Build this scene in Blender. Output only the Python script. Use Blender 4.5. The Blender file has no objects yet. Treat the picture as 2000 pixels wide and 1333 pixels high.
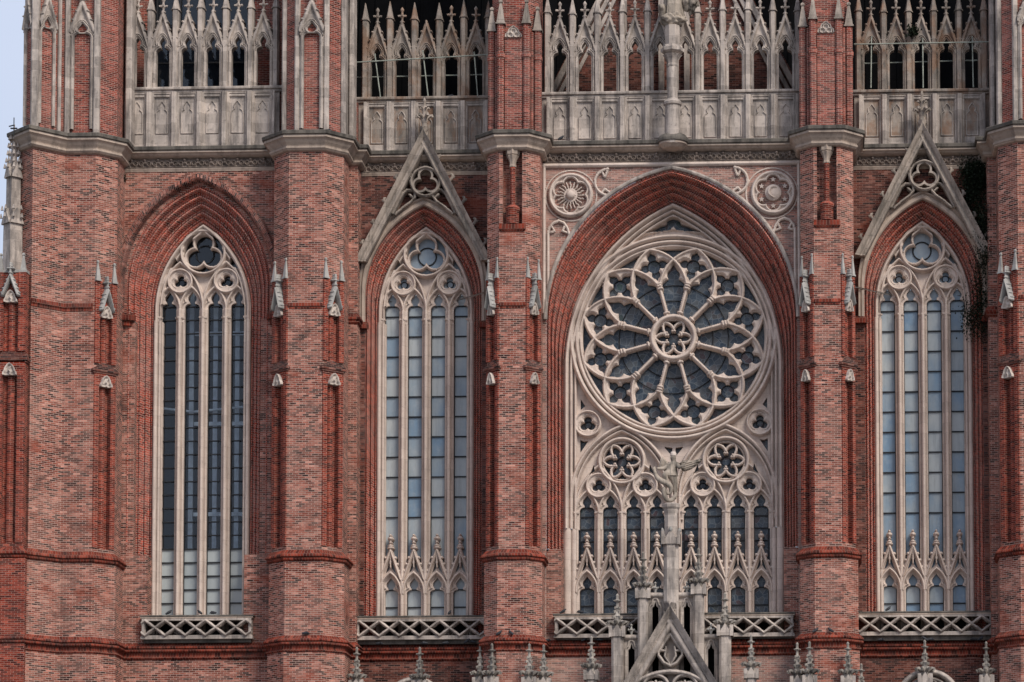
import bpy, bmesh, math, random
import numpy as np
from mathutils import Matrix, Vector
random.seed(7)
rng = np.random.default_rng(7)
SC = bpy.context.scene
COL = SC.collection
PI = math.pi

# ------------------------------------------------------------------ camera, sky, sun, exposure
ROT = (-0.0353091, 0.07146741, 0.0030791)      # yaw, pitch, roll of the photographer's camera
CAM_DIST, CAM_X, CAM_Z, FPX = 120.0, 5.69, 1.6, 6000.0
CMX, CMY = 1386.193, 1574.120                   # where the optical axis meets the 2000 x 1333 frame
def rot3(a):
    cy, sy, cp, sp, cr, sr = (f(t) for t in a for f in (math.cos, math.sin))
    Ry = np.array([[cy, 0, sy], [0, 1, 0], [-sy, 0, cy]])
    Rx = np.array([[1, 0, 0], [0, cp, -sp], [0, sp, cp]])
    Rz = np.array([[cr, -sr, 0], [sr, cr, 0], [0, 0, 1]])
    return Ry @ Rx @ Rz
RM = rot3(ROT)
def to_world(v): return Vector((v[0], v[2], -v[1]))
cam_data = bpy.data.cameras.new("camera")
cam = bpy.data.objects.new("camera", cam_data); COL.objects.link(cam); SC.camera = cam
cam_data.sensor_width = 36; cam_data.lens = FPX / 2000 * 36
cam_data.shift_x = (1000 - CMX) / 2000; cam_data.shift_y = (CMY - 666.5) / 2000
cam_data.clip_end = 6000
r_, u_, b_ = to_world(RM @ [1, 0, 0]), to_world(RM @ [0, -1, 0]), to_world(RM @ [0, 0, -1])
cam.matrix_world = Matrix(((r_.x, u_.x, b_.x, CAM_X), (r_.y, u_.y, b_.y, -CAM_DIST), (r_.z, u_.z, b_.z, CAM_Z), (0, 0, 0, 1)))
def W(px, py, y=0.0):
    """surveyed point: photograph pixel + depth -> metres (x, z)"""
    v = RM @ np.array([px - CMX, py - CMY, FPX]); t = (CAM_DIST + y) / v[2]
    return CAM_X + v[0] * t, CAM_Z - v[1] * t

SUN_AZ, SUN_EL = math.radians(142), math.radians(42)   # from the front, to the right of the camera
world = bpy.data.worlds.new("World"); SC.world = world; world.use_nodes = True
wn = world.node_tree; bg = wn.nodes["Background"]
sky = wn.nodes.new("ShaderNodeTexSky"); sky.sky_type = 'NISHITA'; sky.sun_disc = False
sky.sun_elevation = SUN_EL; sky.sun_rotation = SUN_AZ; sky.air_density = 1.0; sky.dust_density = 3.0
tc = wn.nodes.new("ShaderNodeTexCoord"); cn = wn.nodes.new("ShaderNodeTexNoise"); cn.inputs['Scale'].default_value = 2.2; cn.inputs['Detail'].default_value = 6
wn.links.new(tc.outputs['Generated'], cn.inputs['Vector'])
cr_ = wn.nodes.new("ShaderNodeValToRGB"); cr_.color_ramp.elements[0].position = .3; cr_.color_ramp.elements[0].color = (.55, .55, .55, 1); cr_.color_ramp.elements[1].position = .65; cr_.color_ramp.elements[1].color = (.95, .95, .95, 1)
wn.links.new(cn.outputs['Fac'], cr_.inputs['Fac'])
cm = wn.nodes.new("ShaderNodeMix"); cm.data_type = 'RGBA'; cm.inputs[7].default_value = (4.5, 5.0, 6.2, 1)
wn.links.new(cr_.outputs['Color'], cm.inputs[0]); wn.links.new(sky.outputs[0], cm.inputs[6]); wn.links.new(cm.outputs[2], bg.inputs[0]); bg.inputs[1].default_value = 0.075
sd = bpy.data.lights.new("sun", 'SUN'); sd.energy = 1.5; sd.angle = math.radians(20); sd.color = (1.0, 0.93, 0.83)
sun = bpy.data.objects.new("sun", sd); COL.objects.link(sun)
sdir = Vector((math.sin(SUN_AZ) * math.cos(SUN_EL), math.cos(SUN_AZ) * math.cos(SUN_EL), math.sin(SUN_EL)))
sun.rotation_euler = sdir.to_track_quat('Z', 'Y').to_euler(); sun.location = sdir * 200
SC.view_settings.view_transform = 'Standard'; SC.view_settings.look = 'None'
SC.view_settings.exposure = 1.0; SC.view_settings.gamma = 1.0

# ------------------------------------------------------------------ materials
class NT:
    def __init__(s, name):
        s.m = bpy.data.materials.new(name); s.m.use_nodes = True; s.t = s.m.node_tree
        s.b = s.t.nodes["Principled BSDF"]
    def n(s, typ, **kw):
        nd = s.t.nodes.new(typ)
        for k, v in kw.items():
            if k.startswith('i_'): nd.inputs[k[2:].replace('_', ' ')].default_value = v
            else: setattr(nd, k, v)
        return nd
    def l(s, a, b): s.t.links.new(a, b)
    def noise(s, vec, scale, detail=3, rough=0.6):
        nd = s.n('ShaderNodeTexNoise'); nd.inputs['Scale'].default_value = scale; nd.inputs['Detail'].default_value = detail
        nd.inputs['Roughness'].default_value = rough; s.l(vec, nd.inputs['Vector']); return nd.outputs['Fac']
    def ramp(s, fac, stops, interp='LINEAR'):
        nd = s.n('ShaderNodeValToRGB'); cr = nd.color_ramp; cr.interpolation = interp
        while len(cr.elements) < len(stops): cr.elements.new(0.5)
        for e, (p, c) in zip(cr.elements, stops):
            e.position = p; e.color = (*c, 1) if not isinstance(c, (int, float)) else (c, c, c, 1)
        s.l(fac, nd.inputs['Fac']); return nd.outputs['Color']
    def mix(s, fac, a, b, mode='MIX'):
        nd = s.n('ShaderNodeMix', data_type='RGBA', blend_type=mode); nd.clamp_factor = True
        for sock, v in ((nd.inputs[0], fac), (nd.inputs[6], a), (nd.inputs[7], b)):
            if hasattr(v, 'is_linked') or hasattr(v, 'links'): s.l(v, sock)
            elif isinstance(v, (int, float)): sock.default_value = v
            else: sock.default_value = (*v, 1)
        return nd.outputs[2]
    def pos(s): return s.n('ShaderNodeNewGeometry').outputs['Position']
    def scaled(s, vec, sc, off=(0, 0, 0)):
        nd = s.n('ShaderNodeMapping'); nd.inputs['Scale'].default_value = sc; nd.inputs['Location'].default_value = off
        s.l(vec, nd.inputs['Vector']); return nd.outputs[0]
    def done(s, col, rough=0.9, spec=0.2, bump=None, dist=0.01):
        s.l(col, s.b.inputs['Base Color']) if not isinstance(col, tuple) else setattr(s.b.inputs['Base Color'], 'default_value', (*col, 1))
        s.b.inputs['Roughness'].default_value = rough; s.b.inputs['Specular IOR Level'].default_value = spec
        if bump is not None:
            nd = s.n('ShaderNodeBump'); nd.inputs['Distance'].default_value = dist; nd.inputs['Strength'].default_value = 1
            s.l(bump, nd.inputs['Height']); s.l(nd.outputs[0], s.b.inputs['Normal'])
        return s.m

def brick_mat(name, stops, mortar, msize=0.012, wash=(0.55, 0.36, 0.31), wash_amt=0.5, soot=0.5, redden=0.0, width=0.25, row=0.075, wash_at=0.5):
    t = NT(name); uv = t.n('ShaderNodeUVMap').outputs[0]; p = t.pos()
    wob = t.n('ShaderNodeVectorMath', operation='SCALE'); wob.inputs['Scale'].default_value = 0.012
    nz = t.n('ShaderNodeTexNoise'); nz.inputs['Scale'].default_value = 2.5; t.l(p, nz.inputs['Vector']); t.l(nz.outputs['Color'], wob.inputs[0])
    ad = t.n('ShaderNodeVectorMath', operation='ADD'); t.l(uv, ad.inputs[0]); t.l(wob.outputs[0], ad.inputs[1])
    br = t.n('ShaderNodeTexBrick'); br.offset = 0.5
    t.l(ad.outputs[0], br.inputs['Vector'])
    br.inputs['Color1'].default_value = (0, 0, 0, 1); br.inputs['Color2'].default_value = (1, 1, 1, 1)
    br.inputs['Mortar'].default_value = (0.5, 0.5, 0.5, 1)
    br.inputs['Scale'].default_value = 1; br.inputs['Mortar Size'].default_value = msize; br.inputs['Mortar Smooth'].default_value = 0.2
    br.inputs['Bias'].default_value = 0; br.inputs['Brick Width'].default_value = width; br.inputs['Row Height'].default_value = row
    col = t.ramp(br.outputs['Color'], stops)
    fine = t.noise(p, 9, 2)
    col = t.mix(1.0, col, t.ramp(t.noise(t.scaled(p, (1, 1, 2.0)), 2.6, 5, 0.7), [(0.32, 0.5), (0.5, 0.95), (0.68, 1.5)]), 'MULTIPLY')
    # lime wash / efflorescence in uneven patches
    big = t.noise(p, 0.55, 5, 0.65)
    mid = t.noise(t.scaled(p, (1, 1, 2.2), (7, 3, 1)), 1.6, 4, 0.7)
    wf = t.n('ShaderNodeMath', operation='MULTIPLY'); t.l(t.ramp(big, [(wash_at - 0.12, 0.0), (wash_at + 0.16, 1.0)]), wf.inputs[0]); t.l(t.ramp(mid, [(0.3, 0.25 * wash_amt), (0.7, wash_amt)]), wf.inputs[1])
    col = t.mix(wf.outputs[0], col, wash)
    mcol = t.mix(t.ramp(t.noise(p, 0.9, 3), [(0.35, 0.0), (0.65, 0.6)]), mortar, tuple(c * 0.72 for c in mortar))
    col = t.mix(br.outputs['Fac'], col, mcol)
    if redden:
        rf = t.noise(t.scaled(p, (1, 1, 1.7), (31, 7, 13)), 0.42, 4, 0.65)
        col = t.mix(t.ramp(rf, [(0.58, 0.0), (0.70, redden)]), col, (0.26, 0.055, 0.03), 'MIX')
    sf = t.noise(t.scaled(p, (1, 1, 1.5), (3, 17, 5)), 0.75, 6, 0.72)
    col = t.mix(t.ramp(sf, [(0.545, 0.0), (0.70, soot)]), col, tuple(c * 0.25 for c in (0.2, 0.14, 0.13)))
    return t.done(col, 0.92, 0.15, br.outputs['Fac'], -0.008)

def stone_mat(name, a, b, dirt=(0.10, 0.095, 0.09), dirt_amt=0.5, dirt_at=0.52, rust=0.0, block=(0.6, 0.42), joint=0.5, var=0.22):
    t = NT(name); p = t.pos()
    sx = t.n('ShaderNodeSeparateXYZ'); t.l(p, sx.inputs[0])
    ad = t.n('ShaderNodeMath', operation='MULTIPLY_ADD'); t.l(sx.outputs[1], ad.inputs[0]); ad.inputs[1].default_value = 0.83; t.l(sx.outputs[0], ad.inputs[2])
    cb = t.n('ShaderNodeCombineXYZ'); t.l(ad.outputs[0], cb.inputs[0]); t.l(sx.outputs[2], cb.inputs[1])
    br = t.n('ShaderNodeTexBrick'); t.l(cb.outputs[0], br.inputs['Vector']); br.inputs['Scale'].default_value = 1
    br.inputs['Color1'].default_value = (1 - var, 1 - var, 1 - var, 1); br.inputs['Color2'].default_value = (1 + var * 0.4,) * 3 + (1,)
    br.inputs['Mortar'].default_value = (joint, joint, joint, 1); br.inputs['Mortar Size'].default_value = 0.006
    br.inputs['Brick Width'].default_value = block[0]; br.inputs['Row Height'].default_value = block[1]; br.inputs['Bias'].default_value = 0.1
    col = t.mix(t.ramp(t.noise(p, 1.3, 5, 0.65), [(0.3, 0.0), (0.7, 1.0)]), a, b)
    col = t.mix(1.0, col, br.outputs['Color'], 'MULTIPLY')
    streak = t.noise(t.scaled(p, (2.6, 2.6, 0.45)), 1.0, 6, 0.7)
    col = t.mix(t.ramp(streak, [(dirt_at - 0.04, 0.0), (dirt_at + 0.16, dirt_amt)]), col, dirt)
    spot = t.noise(p, 5.5, 4, 0.7)
    col = t.mix(t.ramp(spot, [(0.55, 0.0), (0.75, dirt_amt * 0.8)]), col, dirt)
    if rust:
        rf = t.noise(t.scaled(p, (1, 1, 0.7), (5, 5, 9)), 1.1, 5, 0.7)
        col = t.mix(t.ramp(rf, [(0.47, 0.0), (0.6, rust)]), col, (0.22, 0.085, 0.025))
    return t.done(col, 0.88, 0.2, spot, 0.012)

M = {}
PALE = [(0.0, (0.018, 0.009, 0.009)), (0.16, (0.045, 0.017, 0.015)), (0.30, (0.14, 0.038, 0.027)), (0.55, (0.235, 0.067, 0.045)), (0.8, (0.325, 0.112, 0.078)), (1.0, (0.46, 0.215, 0.165))]
RED = [(0.0, (0.05, 0.010, 0.008)), (0.3, (0.14, 0.020, 0.012)), (0.65, (0.225, 0.034, 0.018)), (1.0, (0.31, 0.066, 0.04))]
M['brick'] = brick_mat('weathered_pink_brick', PALE, (0.56, 0.40, 0.335), 0.008, wash=(0.46, 0.26, 0.205), wash_amt=0.5, soot=0.75, redden=0.7)
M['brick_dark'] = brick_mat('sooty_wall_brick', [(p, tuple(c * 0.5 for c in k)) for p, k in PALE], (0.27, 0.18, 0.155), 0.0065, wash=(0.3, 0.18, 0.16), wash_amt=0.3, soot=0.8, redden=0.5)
M['red'] = brick_mat('red_moulded_brick', RED, (0.50, 0.31, 0.25), 0.006, wash=(0.36, 0.17, 0.13), wash_amt=0.35, soot=0.5, wash_at=0.6)
M['red_tower'] = brick_mat('red_turret_brick', [(0.0, (0.06, 0.016, 0.014)), (0.35, (0.16, 0.03, 0.02)), (0.7, (0.235, 0.046, 0.03)), (1.0, (0.32, 0.095, 0.07))], (0.52, 0.36, 0.30), 0.0075, wash_amt=0.25, soot=0.5)
M['soldier'] = brick_mat('soldier_course_brick', [(p, tuple(c * 0.8 for c in k)) for p, k in RED], (0.30, 0.18, 0.14), 0.006, wash=(0.25, 0.12, 0.09), wash_amt=0.3, soot=0.85, width=0.11, row=0.22)
M['arch'] = brick_mat('orange_red_arch_brick', [(p, tuple(c * 1.6 for c in k)) for p, k in RED], (0.62, 0.42, 0.35), 0.011, wash=(0.48, 0.31, 0.27), wash_amt=0.6, soot=0.45, wash_at=0.55, row=0.095)
M['spandrel'] = brick_mat('limewashed_spandrel_brick', PALE, (0.52, 0.40, 0.35), 0.009, wash=(0.46, 0.32, 0.27), wash_amt=0.75, soot=0.35, wash_at=0.38)
M['hood'] = brick_mat('grey_pink_hood_brick', [(p, tuple(c * 0.85 for c in k)) for p, k in PALE], (0.42, 0.29, 0.25), 0.006, wash=(0.30, 0.21, 0.19), wash_amt=0.5, soot=0.7, width=0.3)
M['stone'] = stone_mat('pale_tracery_stone', (0.62, 0.52, 0.455), (0.53, 0.435, 0.38), dirt=(0.19, 0.155, 0.14), dirt_amt=0.45, dirt_at=0.55, joint=0.72, var=0.10)
M['ashlar'] = stone_mat('weathered_ashlar_stone', (0.52, 0.445, 0.39), (0.35, 0.305, 0.275), dirt=(0.08, 0.072, 0.07), dirt_amt=0.75, dirt_at=0.50, joint=1.2, var=0.3)
M['cornice'] = stone_mat('buff_cornice_stone', (0.48, 0.385, 0.315), (0.37, 0.295, 0.245), dirt=(0.12, 0.10, 0.09), dirt_amt=0.6, block=(1.4, 2.0), joint=0.8)
M['grimy'] = stone_mat('blackened_coping_stone', (0.19, 0.165, 0.14), (0.11, 0.10, 0.09), dirt=(0.035, 0.033, 0.03), dirt_amt=0.8, dirt_at=0.47, block=(1.3, 1.0), joint=0.8)
M['lichen'] = stone_mat('lichen_stained_stone', (0.36, 0.30, 0.25), (0.26, 0.225, 0.20), dirt=(0.07, 0.065, 0.06), dirt_amt=0.75, dirt_at=0.5, rust=0.42, joint=1.2, var=0.3)
M['gable'] = stone_mat('weathered_gable_stone', (0.42, 0.35, 0.295), (0.31, 0.265, 0.23), dirt=(0.075, 0.068, 0.06), dirt_amt=0.8, dirt_at=0.50, block=(0.7, 0.7))
M['white'] = stone_mat('bleached_niche_stone', (0.62, 0.54, 0.48), (0.5, 0.43, 0.38), dirt=(0.25, 0.2, 0.17), dirt_amt=0.4, joint=1.0)
M['cap'] = stone_mat('grey_spirelet_stone', (0.42, 0.40, 0.38), (0.32, 0.31, 0.29), dirt=(0.15, 0.14, 0.12), dirt_amt=0.5, joint=1.0)
M['spire'] = stone_mat('dark_grey_spire_stone', (0.42, 0.375, 0.33), (0.27, 0.245, 0.22), dirt=(0.06, 0.055, 0.05), dirt_amt=0.8, dirt_at=0.47, joint=1.0)
M['carved'] = stone_mat('dark_carved_stone', (0.34, 0.27, 0.225), (0.24, 0.19, 0.165), dirt=(0.07, 0.06, 0.055), dirt_amt=0.7, dirt_at=0.47, joint=0.9)
M['statue'] = stone_mat('lichen_grey_statue_stone', (0.47, 0.395, 0.325), (0.29, 0.25, 0.21), dirt=(0.07, 0.064, 0.055), dirt_amt=0.9, dirt_at=0.47, joint=1.0)

def plain(name, col, rough=0.7, spec=0.3, metal=0.0, var=0.25, scale=3.0):
    t = NT(name); p = t.pos()
    c = t.mix(t.ramp(t.noise(p, scale, 4), [(0.3, 0.0), (0.7, 1.0)]), tuple(x * (1 - var) for x in col), tuple(x * (1 + var) for x in col))
    t.b.inputs['Metallic'].default_value = metal
    return t.done(c, rough, spec)
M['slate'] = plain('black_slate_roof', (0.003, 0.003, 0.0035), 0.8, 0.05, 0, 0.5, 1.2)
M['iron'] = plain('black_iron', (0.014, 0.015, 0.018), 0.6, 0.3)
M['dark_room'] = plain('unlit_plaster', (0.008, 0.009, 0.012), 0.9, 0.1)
M['steel'] = plain('grey_painted_steel', (0.85, 0.88, 0.90), 0.5, 0.4)
M['pole'] = plain('pale_green_painted_pole', (0.27, 0.29, 0.25), 0.6, 0.3, 0, 0.45, 3)
M['pigeon'] = plain('dark_pigeon_feathers', (0.03, 0.032, 0.038), 0.7, 0.3, 0, 0.4, 12)
M['pigeon_white'] = plain('white_pigeon_feathers', (0.6, 0.6, 0.6), 0.7, 0.3, 0, 0.2, 12)
M['leaf'] = plain('dark_ivy_leaf', (0.008, 0.014, 0.006), 0.7, 0.2, 0, 0.6, 4)
M['stem'] = plain('dry_brown_stem', (0.06, 0.045, 0.03), 0.8, 0.1)
M['plaza'] = plain('pale_plaza_paving', (0.16, 0.15, 0.14), 0.9, 0.2, 0, 0.2, 0.4)

def glass_mat(name, stops, rough, cell=(0.93, 0.818), streak=0.5):
    t = NT(name); p = t.pos(); uv = t.n('ShaderNodeUVMap').outputs[0]
    br = t.n('ShaderNodeTexBrick'); br.offset = 0.0; t.l(uv, br.inputs['Vector'])
    br.inputs['Color1'].default_value = (0, 0, 0, 1); br.inputs['Color2'].default_value = (1, 1, 1, 1); br.inputs['Scale'].default_value = 1
    br.inputs['Mortar Size'].default_value = 0.0; br.inputs['Brick Width'].default_value = 1.0; br.inputs['Row Height'].default_value = 1.0
    mx = t.n('ShaderNodeMath', operation='MULTIPLY_ADD'); t.l(br.outputs['Color'], mx.inputs[0]); mx.inputs[1].default_value = 0.5
    t.l(t.noise(t.scaled(p, (1, 1, 0.6)), 0.8, 4, 0.6), mx.inputs[2])
    col = t.ramp(mx.outputs[0], stops)
    st = t.noise(t.scaled(p, (7, 7, 0.7)), 1.0, 5, 0.7)
    col = t.mix(t.ramp(st, [(0.5, 0.0), (0.75, streak)]), col, (0.16, 0.17, 0.17))
    col = t.mix(t.ramp(t.noise(p, 3.0, 5, 0.7), [(0.5, 0.0), (0.8, 0.35)]), col, (0.42, 0.45, 0.46))
    m = t.done(col, rough, 0.5); return m
M['glass'] = glass_mat('dusty_glass_sky_tint', [(0.25, (0.085, 0.16, 0.27)), (0.5, (0.16, 0.245, 0.34)), (0.75, (0.27, 0.315, 0.35)), (0.95, (0.38, 0.405, 0.41))], 0.3)  # blue-grey tones carry the sky's reflection in their colour, besides dust
M['frosted'] = glass_mat('frosted_white_glass', [(0.3, (0.25, 0.285, 0.30)), (0.9, (0.38, 0.41, 0.41))], 0.5, streak=0.15)
def clear_glass():
    t = NT('dark_clear_glass'); t.t.nodes.remove(t.b)
    out = t.t.nodes['Material Output']; tr = t.n('ShaderNodeBsdfTransparent'); tr.inputs[0].default_value = (0.74, 0.82, 0.90, 1)
    gl = t.n('ShaderNodeBsdfGlossy'); gl.inputs['Roughness'].default_value = 0.06; gl.inputs[0].default_value = (0.9, 0.95, 1, 1)
    df = t.n('ShaderNodeBsdfDiffuse'); df.inputs[0].default_value = (0.03, 0.04, 0.06, 1)
    m1 = t.n('ShaderNodeMixShader'); m1.inputs[0].default_value = 0.10; t.l(tr.outputs[0], m1.inputs[1]); t.l(df.outputs[0], m1.inputs[2])
    m2 = t.n('ShaderNodeMixShader'); m2.inputs[0].default_value = 0.045; t.l(m1.outputs[0], m2.inputs[1]); t.l(gl.outputs[0], m2.inputs[2])
    t.l(m2.outputs[0], out.inputs[0]); return t.m
M['clear'] = clear_glass()
def stained_mat():
    t = NT('leaded_stained_glass'); p = t.pos(); q = t.scaled(p, (1, 0.2, 1))
    vo = t.n('ShaderNodeTexVoronoi', feature='DISTANCE_TO_EDGE'); vo.inputs['Scale'].default_value = 4.2; t.l(q, vo.inputs['Vector'])
    vc = t.n('ShaderNodeTexVoronoi'); vc.inputs['Scale'].default_value = 4.2; t.l(q, vc.inputs['Vector'])
    sp = t.n('ShaderNodeSeparateColor'); t.l(vc.outputs['Color'], sp.inputs[0])
    col = t.ramp(sp.outputs[0], [(0.0, (0.018, 0.030, 0.048)), (0.35, (0.04, 0.056, 0.078)), (0.6, (0.062, 0.070, 0.079)), (0.82, (0.07, 0.074, 0.08)), (0.92, (0.06, 0.032, 0.036)), (1.0, (0.03, 0.055, 0.055))])
    col = t.mix(t.ramp(vo.outputs['Distance'], [(0.02, 0.6), (0.05, 0.0)]), col, (0.16, 0.18, 0.20))
    vo2 = t.n('ShaderNodeTexVoronoi', feature='DISTANCE_TO_EDGE'); vo2.inputs['Scale'].default_value = 9; t.l(q, vo2.inputs['Vector'])
    col = t.mix(t.ramp(vo2.outputs['Distance'], [(0.02, 0.3), (0.06, 0.0)]), col, (0.13, 0.15, 0.17))
    return t.done(col, 0.22, 0.3)
M['stained'] = stained_mat()

# ------------------------------------------------------------------ mesh helpers
def label(o, text=None, cat=None, group=None, kind=None):
    for k, v in (('label', text), ('category', cat), ('group', group), ('kind', kind)):
        if v: o[k] = v
    return o
def link(name, me, parent=None, loc=(0, 0, 0), rotz=0.0, scale=None):
    o = bpy.data.objects.new(name, me); COL.objects.link(o); o.location = loc; o.rotation_euler = (0, 0, rotz)
    if scale: o.scale = scale
    if parent is not None: o.parent = parent
    return o
def empty(name, loc=(0, 0, 0)): return link(name, None, None, loc)
def place(src, parent, loc, rotz=0.0, scale=None, name=None):
    """a further copy of a mesh object, sharing its mesh"""
    o = src.copy(); COL.objects.link(o); o.parent = parent; o.location = loc; o.rotation_euler = (0, 0, rotz)
    if scale: o.scale = scale
    return o

class MB:
    def __init__(s): s.v = []; s.f = []; s.uv = []; s.mi = []; s.cur = 0
    def poly(s, pts, uv=None):
        pts = [Vector(p) for p in pts]; i = len(s.v); s.v += pts; s.f.append(list(range(i, i + len(pts)))); s.mi.append(s.cur)
        if uv is None:
            n = Vector((0, 0, 0))
            for a in range(len(pts)):
                p, q = pts[a], pts[(a + 1) % len(pts)]
                n += Vector(((p.y - q.y) * (p.z + q.z), (p.z - q.z) * (p.x + q.x), (p.x - q.x) * (p.y + q.y)))
            if n.length < 1e-12: n = Vector((0, 0, 1))
            n.normalize()
            if abs(n.z) > 0.95: uv = [(p.x, p.y) for p in pts]
            else:
                t = Vector((0, 0, 1)).cross(n).normalized(); w = n.cross(t)
                uv = [(p.dot(t), p.dot(w)) for p in pts]
        s.uv += list(uv); return s
    def box(s, x0, x1, y0, y1, z0, z1):
        s.prism([(x0, y0), (x1, y0), (x1, y1), (x0, y1)], z0, z1); return s
    def prism(s, plan, z0, z1, closed=True, caps=True, alt=()):
        n = len(plan); u = 0
        for i in range(n if closed else n - 1):
            a, b = plan[i], plan[(i + 1) % n]; L = math.hypot(b[0] - a[0], b[1] - a[1]); s.cur = int(i in alt)
            s.poly([(*a, z0), (*b, z0), (*b, z1), (*a, z1)], [(u, z0), (u + L, z0), (u + L, z1), (u, z1)]); u += L
        s.cur = 0
        if caps:
            s.poly([(*p, z1) for p in plan]); s.poly([(*p, z0) for p in reversed(plan)])
        return s
    def frustum(s, pa, za, pb, zb, cap=True):
        n = len(pa)
        for i in range(n):
            j = (i + 1) % n; s.poly([(*pa[i], za), (*pa[j], za), (*pb[j], zb), (*pb[i], zb)])
        if cap: s.poly([(*p, zb) for p in pb])
        return s
    def lathe(s, prof, n=12, cx=0, cy=0, a0=0.0, lobes=0.0, nl=0):
        rings = []
        for r, z in prof:
            rings.append([(cx + r * (1 + lobes * math.cos(nl * (a0 + 2 * PI * k / n))) * math.cos(a0 + 2 * PI * k / n), cy + r * (1 + lobes * math.cos(nl * (a0 + 2 * PI * k / n))) * math.sin(a0 + 2 * PI * k / n), z) for k in range(n)])
        for j in range(len(prof) - 1):
            for k in range(n):
                k2 = (k + 1) % n; u0 = prof[j][0] * 2 * PI * k / n; u1 = prof[j][0] * 2 * PI * (k + 1) / n
                if prof[j][0] < 1e-5: s.poly([rings[j][0], rings[j + 1][k2], rings[j + 1][k]], [(0, 0), (u1, 1), (u0, 1)])
                elif prof[j + 1][0] < 1e-5: s.poly([rings[j][k], rings[j][k2], rings[j + 1][0]], [(u0, prof[j][1]), (u1, prof[j][1]), (u0, prof[j + 1][1])])
                else: s.poly([rings[j][k], rings[j][k2], rings[j + 1][k2], rings[j + 1][k]], [(u0, prof[j][1]), (u1, prof[j][1]), (u1, prof[j + 1][1]), (u0, prof[j + 1][1])])
        return s
    def tube(s, pts, r, n=6, closed=False):
        pts = [Vector(p) for p in pts]; N = len(pts); rings = []
        rr = r if isinstance(r, (list, tuple)) else [r] * N
        for i, p in enumerate(pts):
            d = (pts[(i + 1) % N] - pts[i - 1]) if closed else (pts[min(i + 1, N - 1)] - pts[max(i - 1, 0)])
            d.normalize(); ref = Vector((0, 1, 0)) if abs(d.y) < 0.9 else Vector((1, 0, 0))
            a = d.cross(ref).normalized(); b = d.cross(a)
            rings.append([p + (a * math.cos(2 * PI * k / n) + b * math.sin(2 * PI * k / n)) * rr[i] for k in range(n)])
        for i in range(N if closed else N - 1):
            A, B = rings[i], rings[(i + 1) % N]
            for k in range(n): s.poly([A[k], A[(k + 1) % n], B[(k + 1) % n], B[k]])
        if not closed: s.poly(rings[0]); s.poly(list(reversed(rings[-1])))
        return s
    def loft(s, curves):
        """curves: equally long point lists, one per profile step; brick courses run along the curve"""
        uacc = 0
        for j in range(len(curves) - 1):
            A, B = curves[j], curves[j + 1]; m = len(A) // 2
            du = (Vector(A[m]) - Vector(B[m])).length * 0.5 + (Vector(A[0]) - Vector(B[0])).length * 0.5; v = A[0][2]
            for i in range(len(A) - 1):
                dv = ((Vector(A[i]) - Vector(A[i + 1])).length + (Vector(B[i]) - Vector(B[i + 1])).length) / 2
                s.poly([A[i], A[i + 1], B[i + 1], B[i]], [(uacc, v), (uacc, v + dv), (uacc + du, v + dv), (uacc + du, v)]); v += dv
            uacc += du
        return s
    def sweep(s, path, prof, cap=True):
        """path: plan points left to right (outside is to the right of the walk: -y); prof: (out, z) top to bottom"""
        P = [Vector((p[0], p[1])) for p in path]; N = len(P); off = []
        for i in range(N):
            ds = []
            if i > 0: ds.append((P[i] - P[i - 1]).normalized())
            if i < N - 1: ds.append((P[i + 1] - P[i]).normalized())
            ns = [Vector((d.y, -d.x)) for d in ds]; m = sum(ns, Vector((0, 0)))
            m = m.normalized(); off.append(m / max(0.35, m.dot(ns[0])))
        u = 0; acc = [0]
        for i in range(1, N): acc.append(acc[-1] + (P[i] - P[i - 1]).length)
        vv = [0]
        for j in range(1, len(prof)): vv.append(vv[-1] + math.hypot(prof[j][0] - prof[j - 1][0], prof[j][1] - prof[j - 1][1]))
        ring = [[(P[i].x + off[i].x * o, P[i].y + off[i].y * o, z) for o, z in prof] for i in range(N)]
        for i in range(N - 1):
            for j in range(len(prof) - 1):
                s.poly([ring[i][j + 1], ring[i + 1][j + 1], ring[i + 1][j], ring[i][j]], [(acc[i], -vv[j + 1]), (acc[i + 1], -vv[j + 1]), (acc[i + 1], -vv[j]), (acc[i], -vv[j])])
        if cap: s.poly(ring[0]); s.poly(list(reversed(ring[-1])))
        return s
    def mesh(s, name, mat, weld=False, angle=35):
        me = bpy.data.meshes.new(name); me.from_pydata([tuple(v) for v in s.v], [], s.f)
        ul = me.uv_layers.new(name='UVMap'); ul.data.foreach_set('uv', np.array(s.uv, dtype=np.float32).ravel())
        if weld:
            bm = bmesh.new(); bm.from_mesh(me); bmesh.ops.remove_doubles(bm, verts=bm.verts, dist=1e-4)
            bmesh.ops.recalc_face_normals(bm, faces=bm.faces)
            for f in bm.faces: f.smooth = True
            for e in bm.edges: e.smooth = e.is_manifold and e.calc_face_angle(0) < math.radians(angle)
            bm.to_mesh(me); bm.free()
        for m_ in (mat if isinstance(mat, list) else [mat]): me.materials.append(m_)
        if any(s.mi) and not weld: me.polygons.foreach_set('material_index', s.mi)
        me.update(); return me
    def build(s, name, mat, parent=None, loc=(0, 0, 0), rotz=0.0, weld=False, angle=35):
        return link(name, s.mesh(name, mat, weld, angle), parent, loc, rotz)

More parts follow.
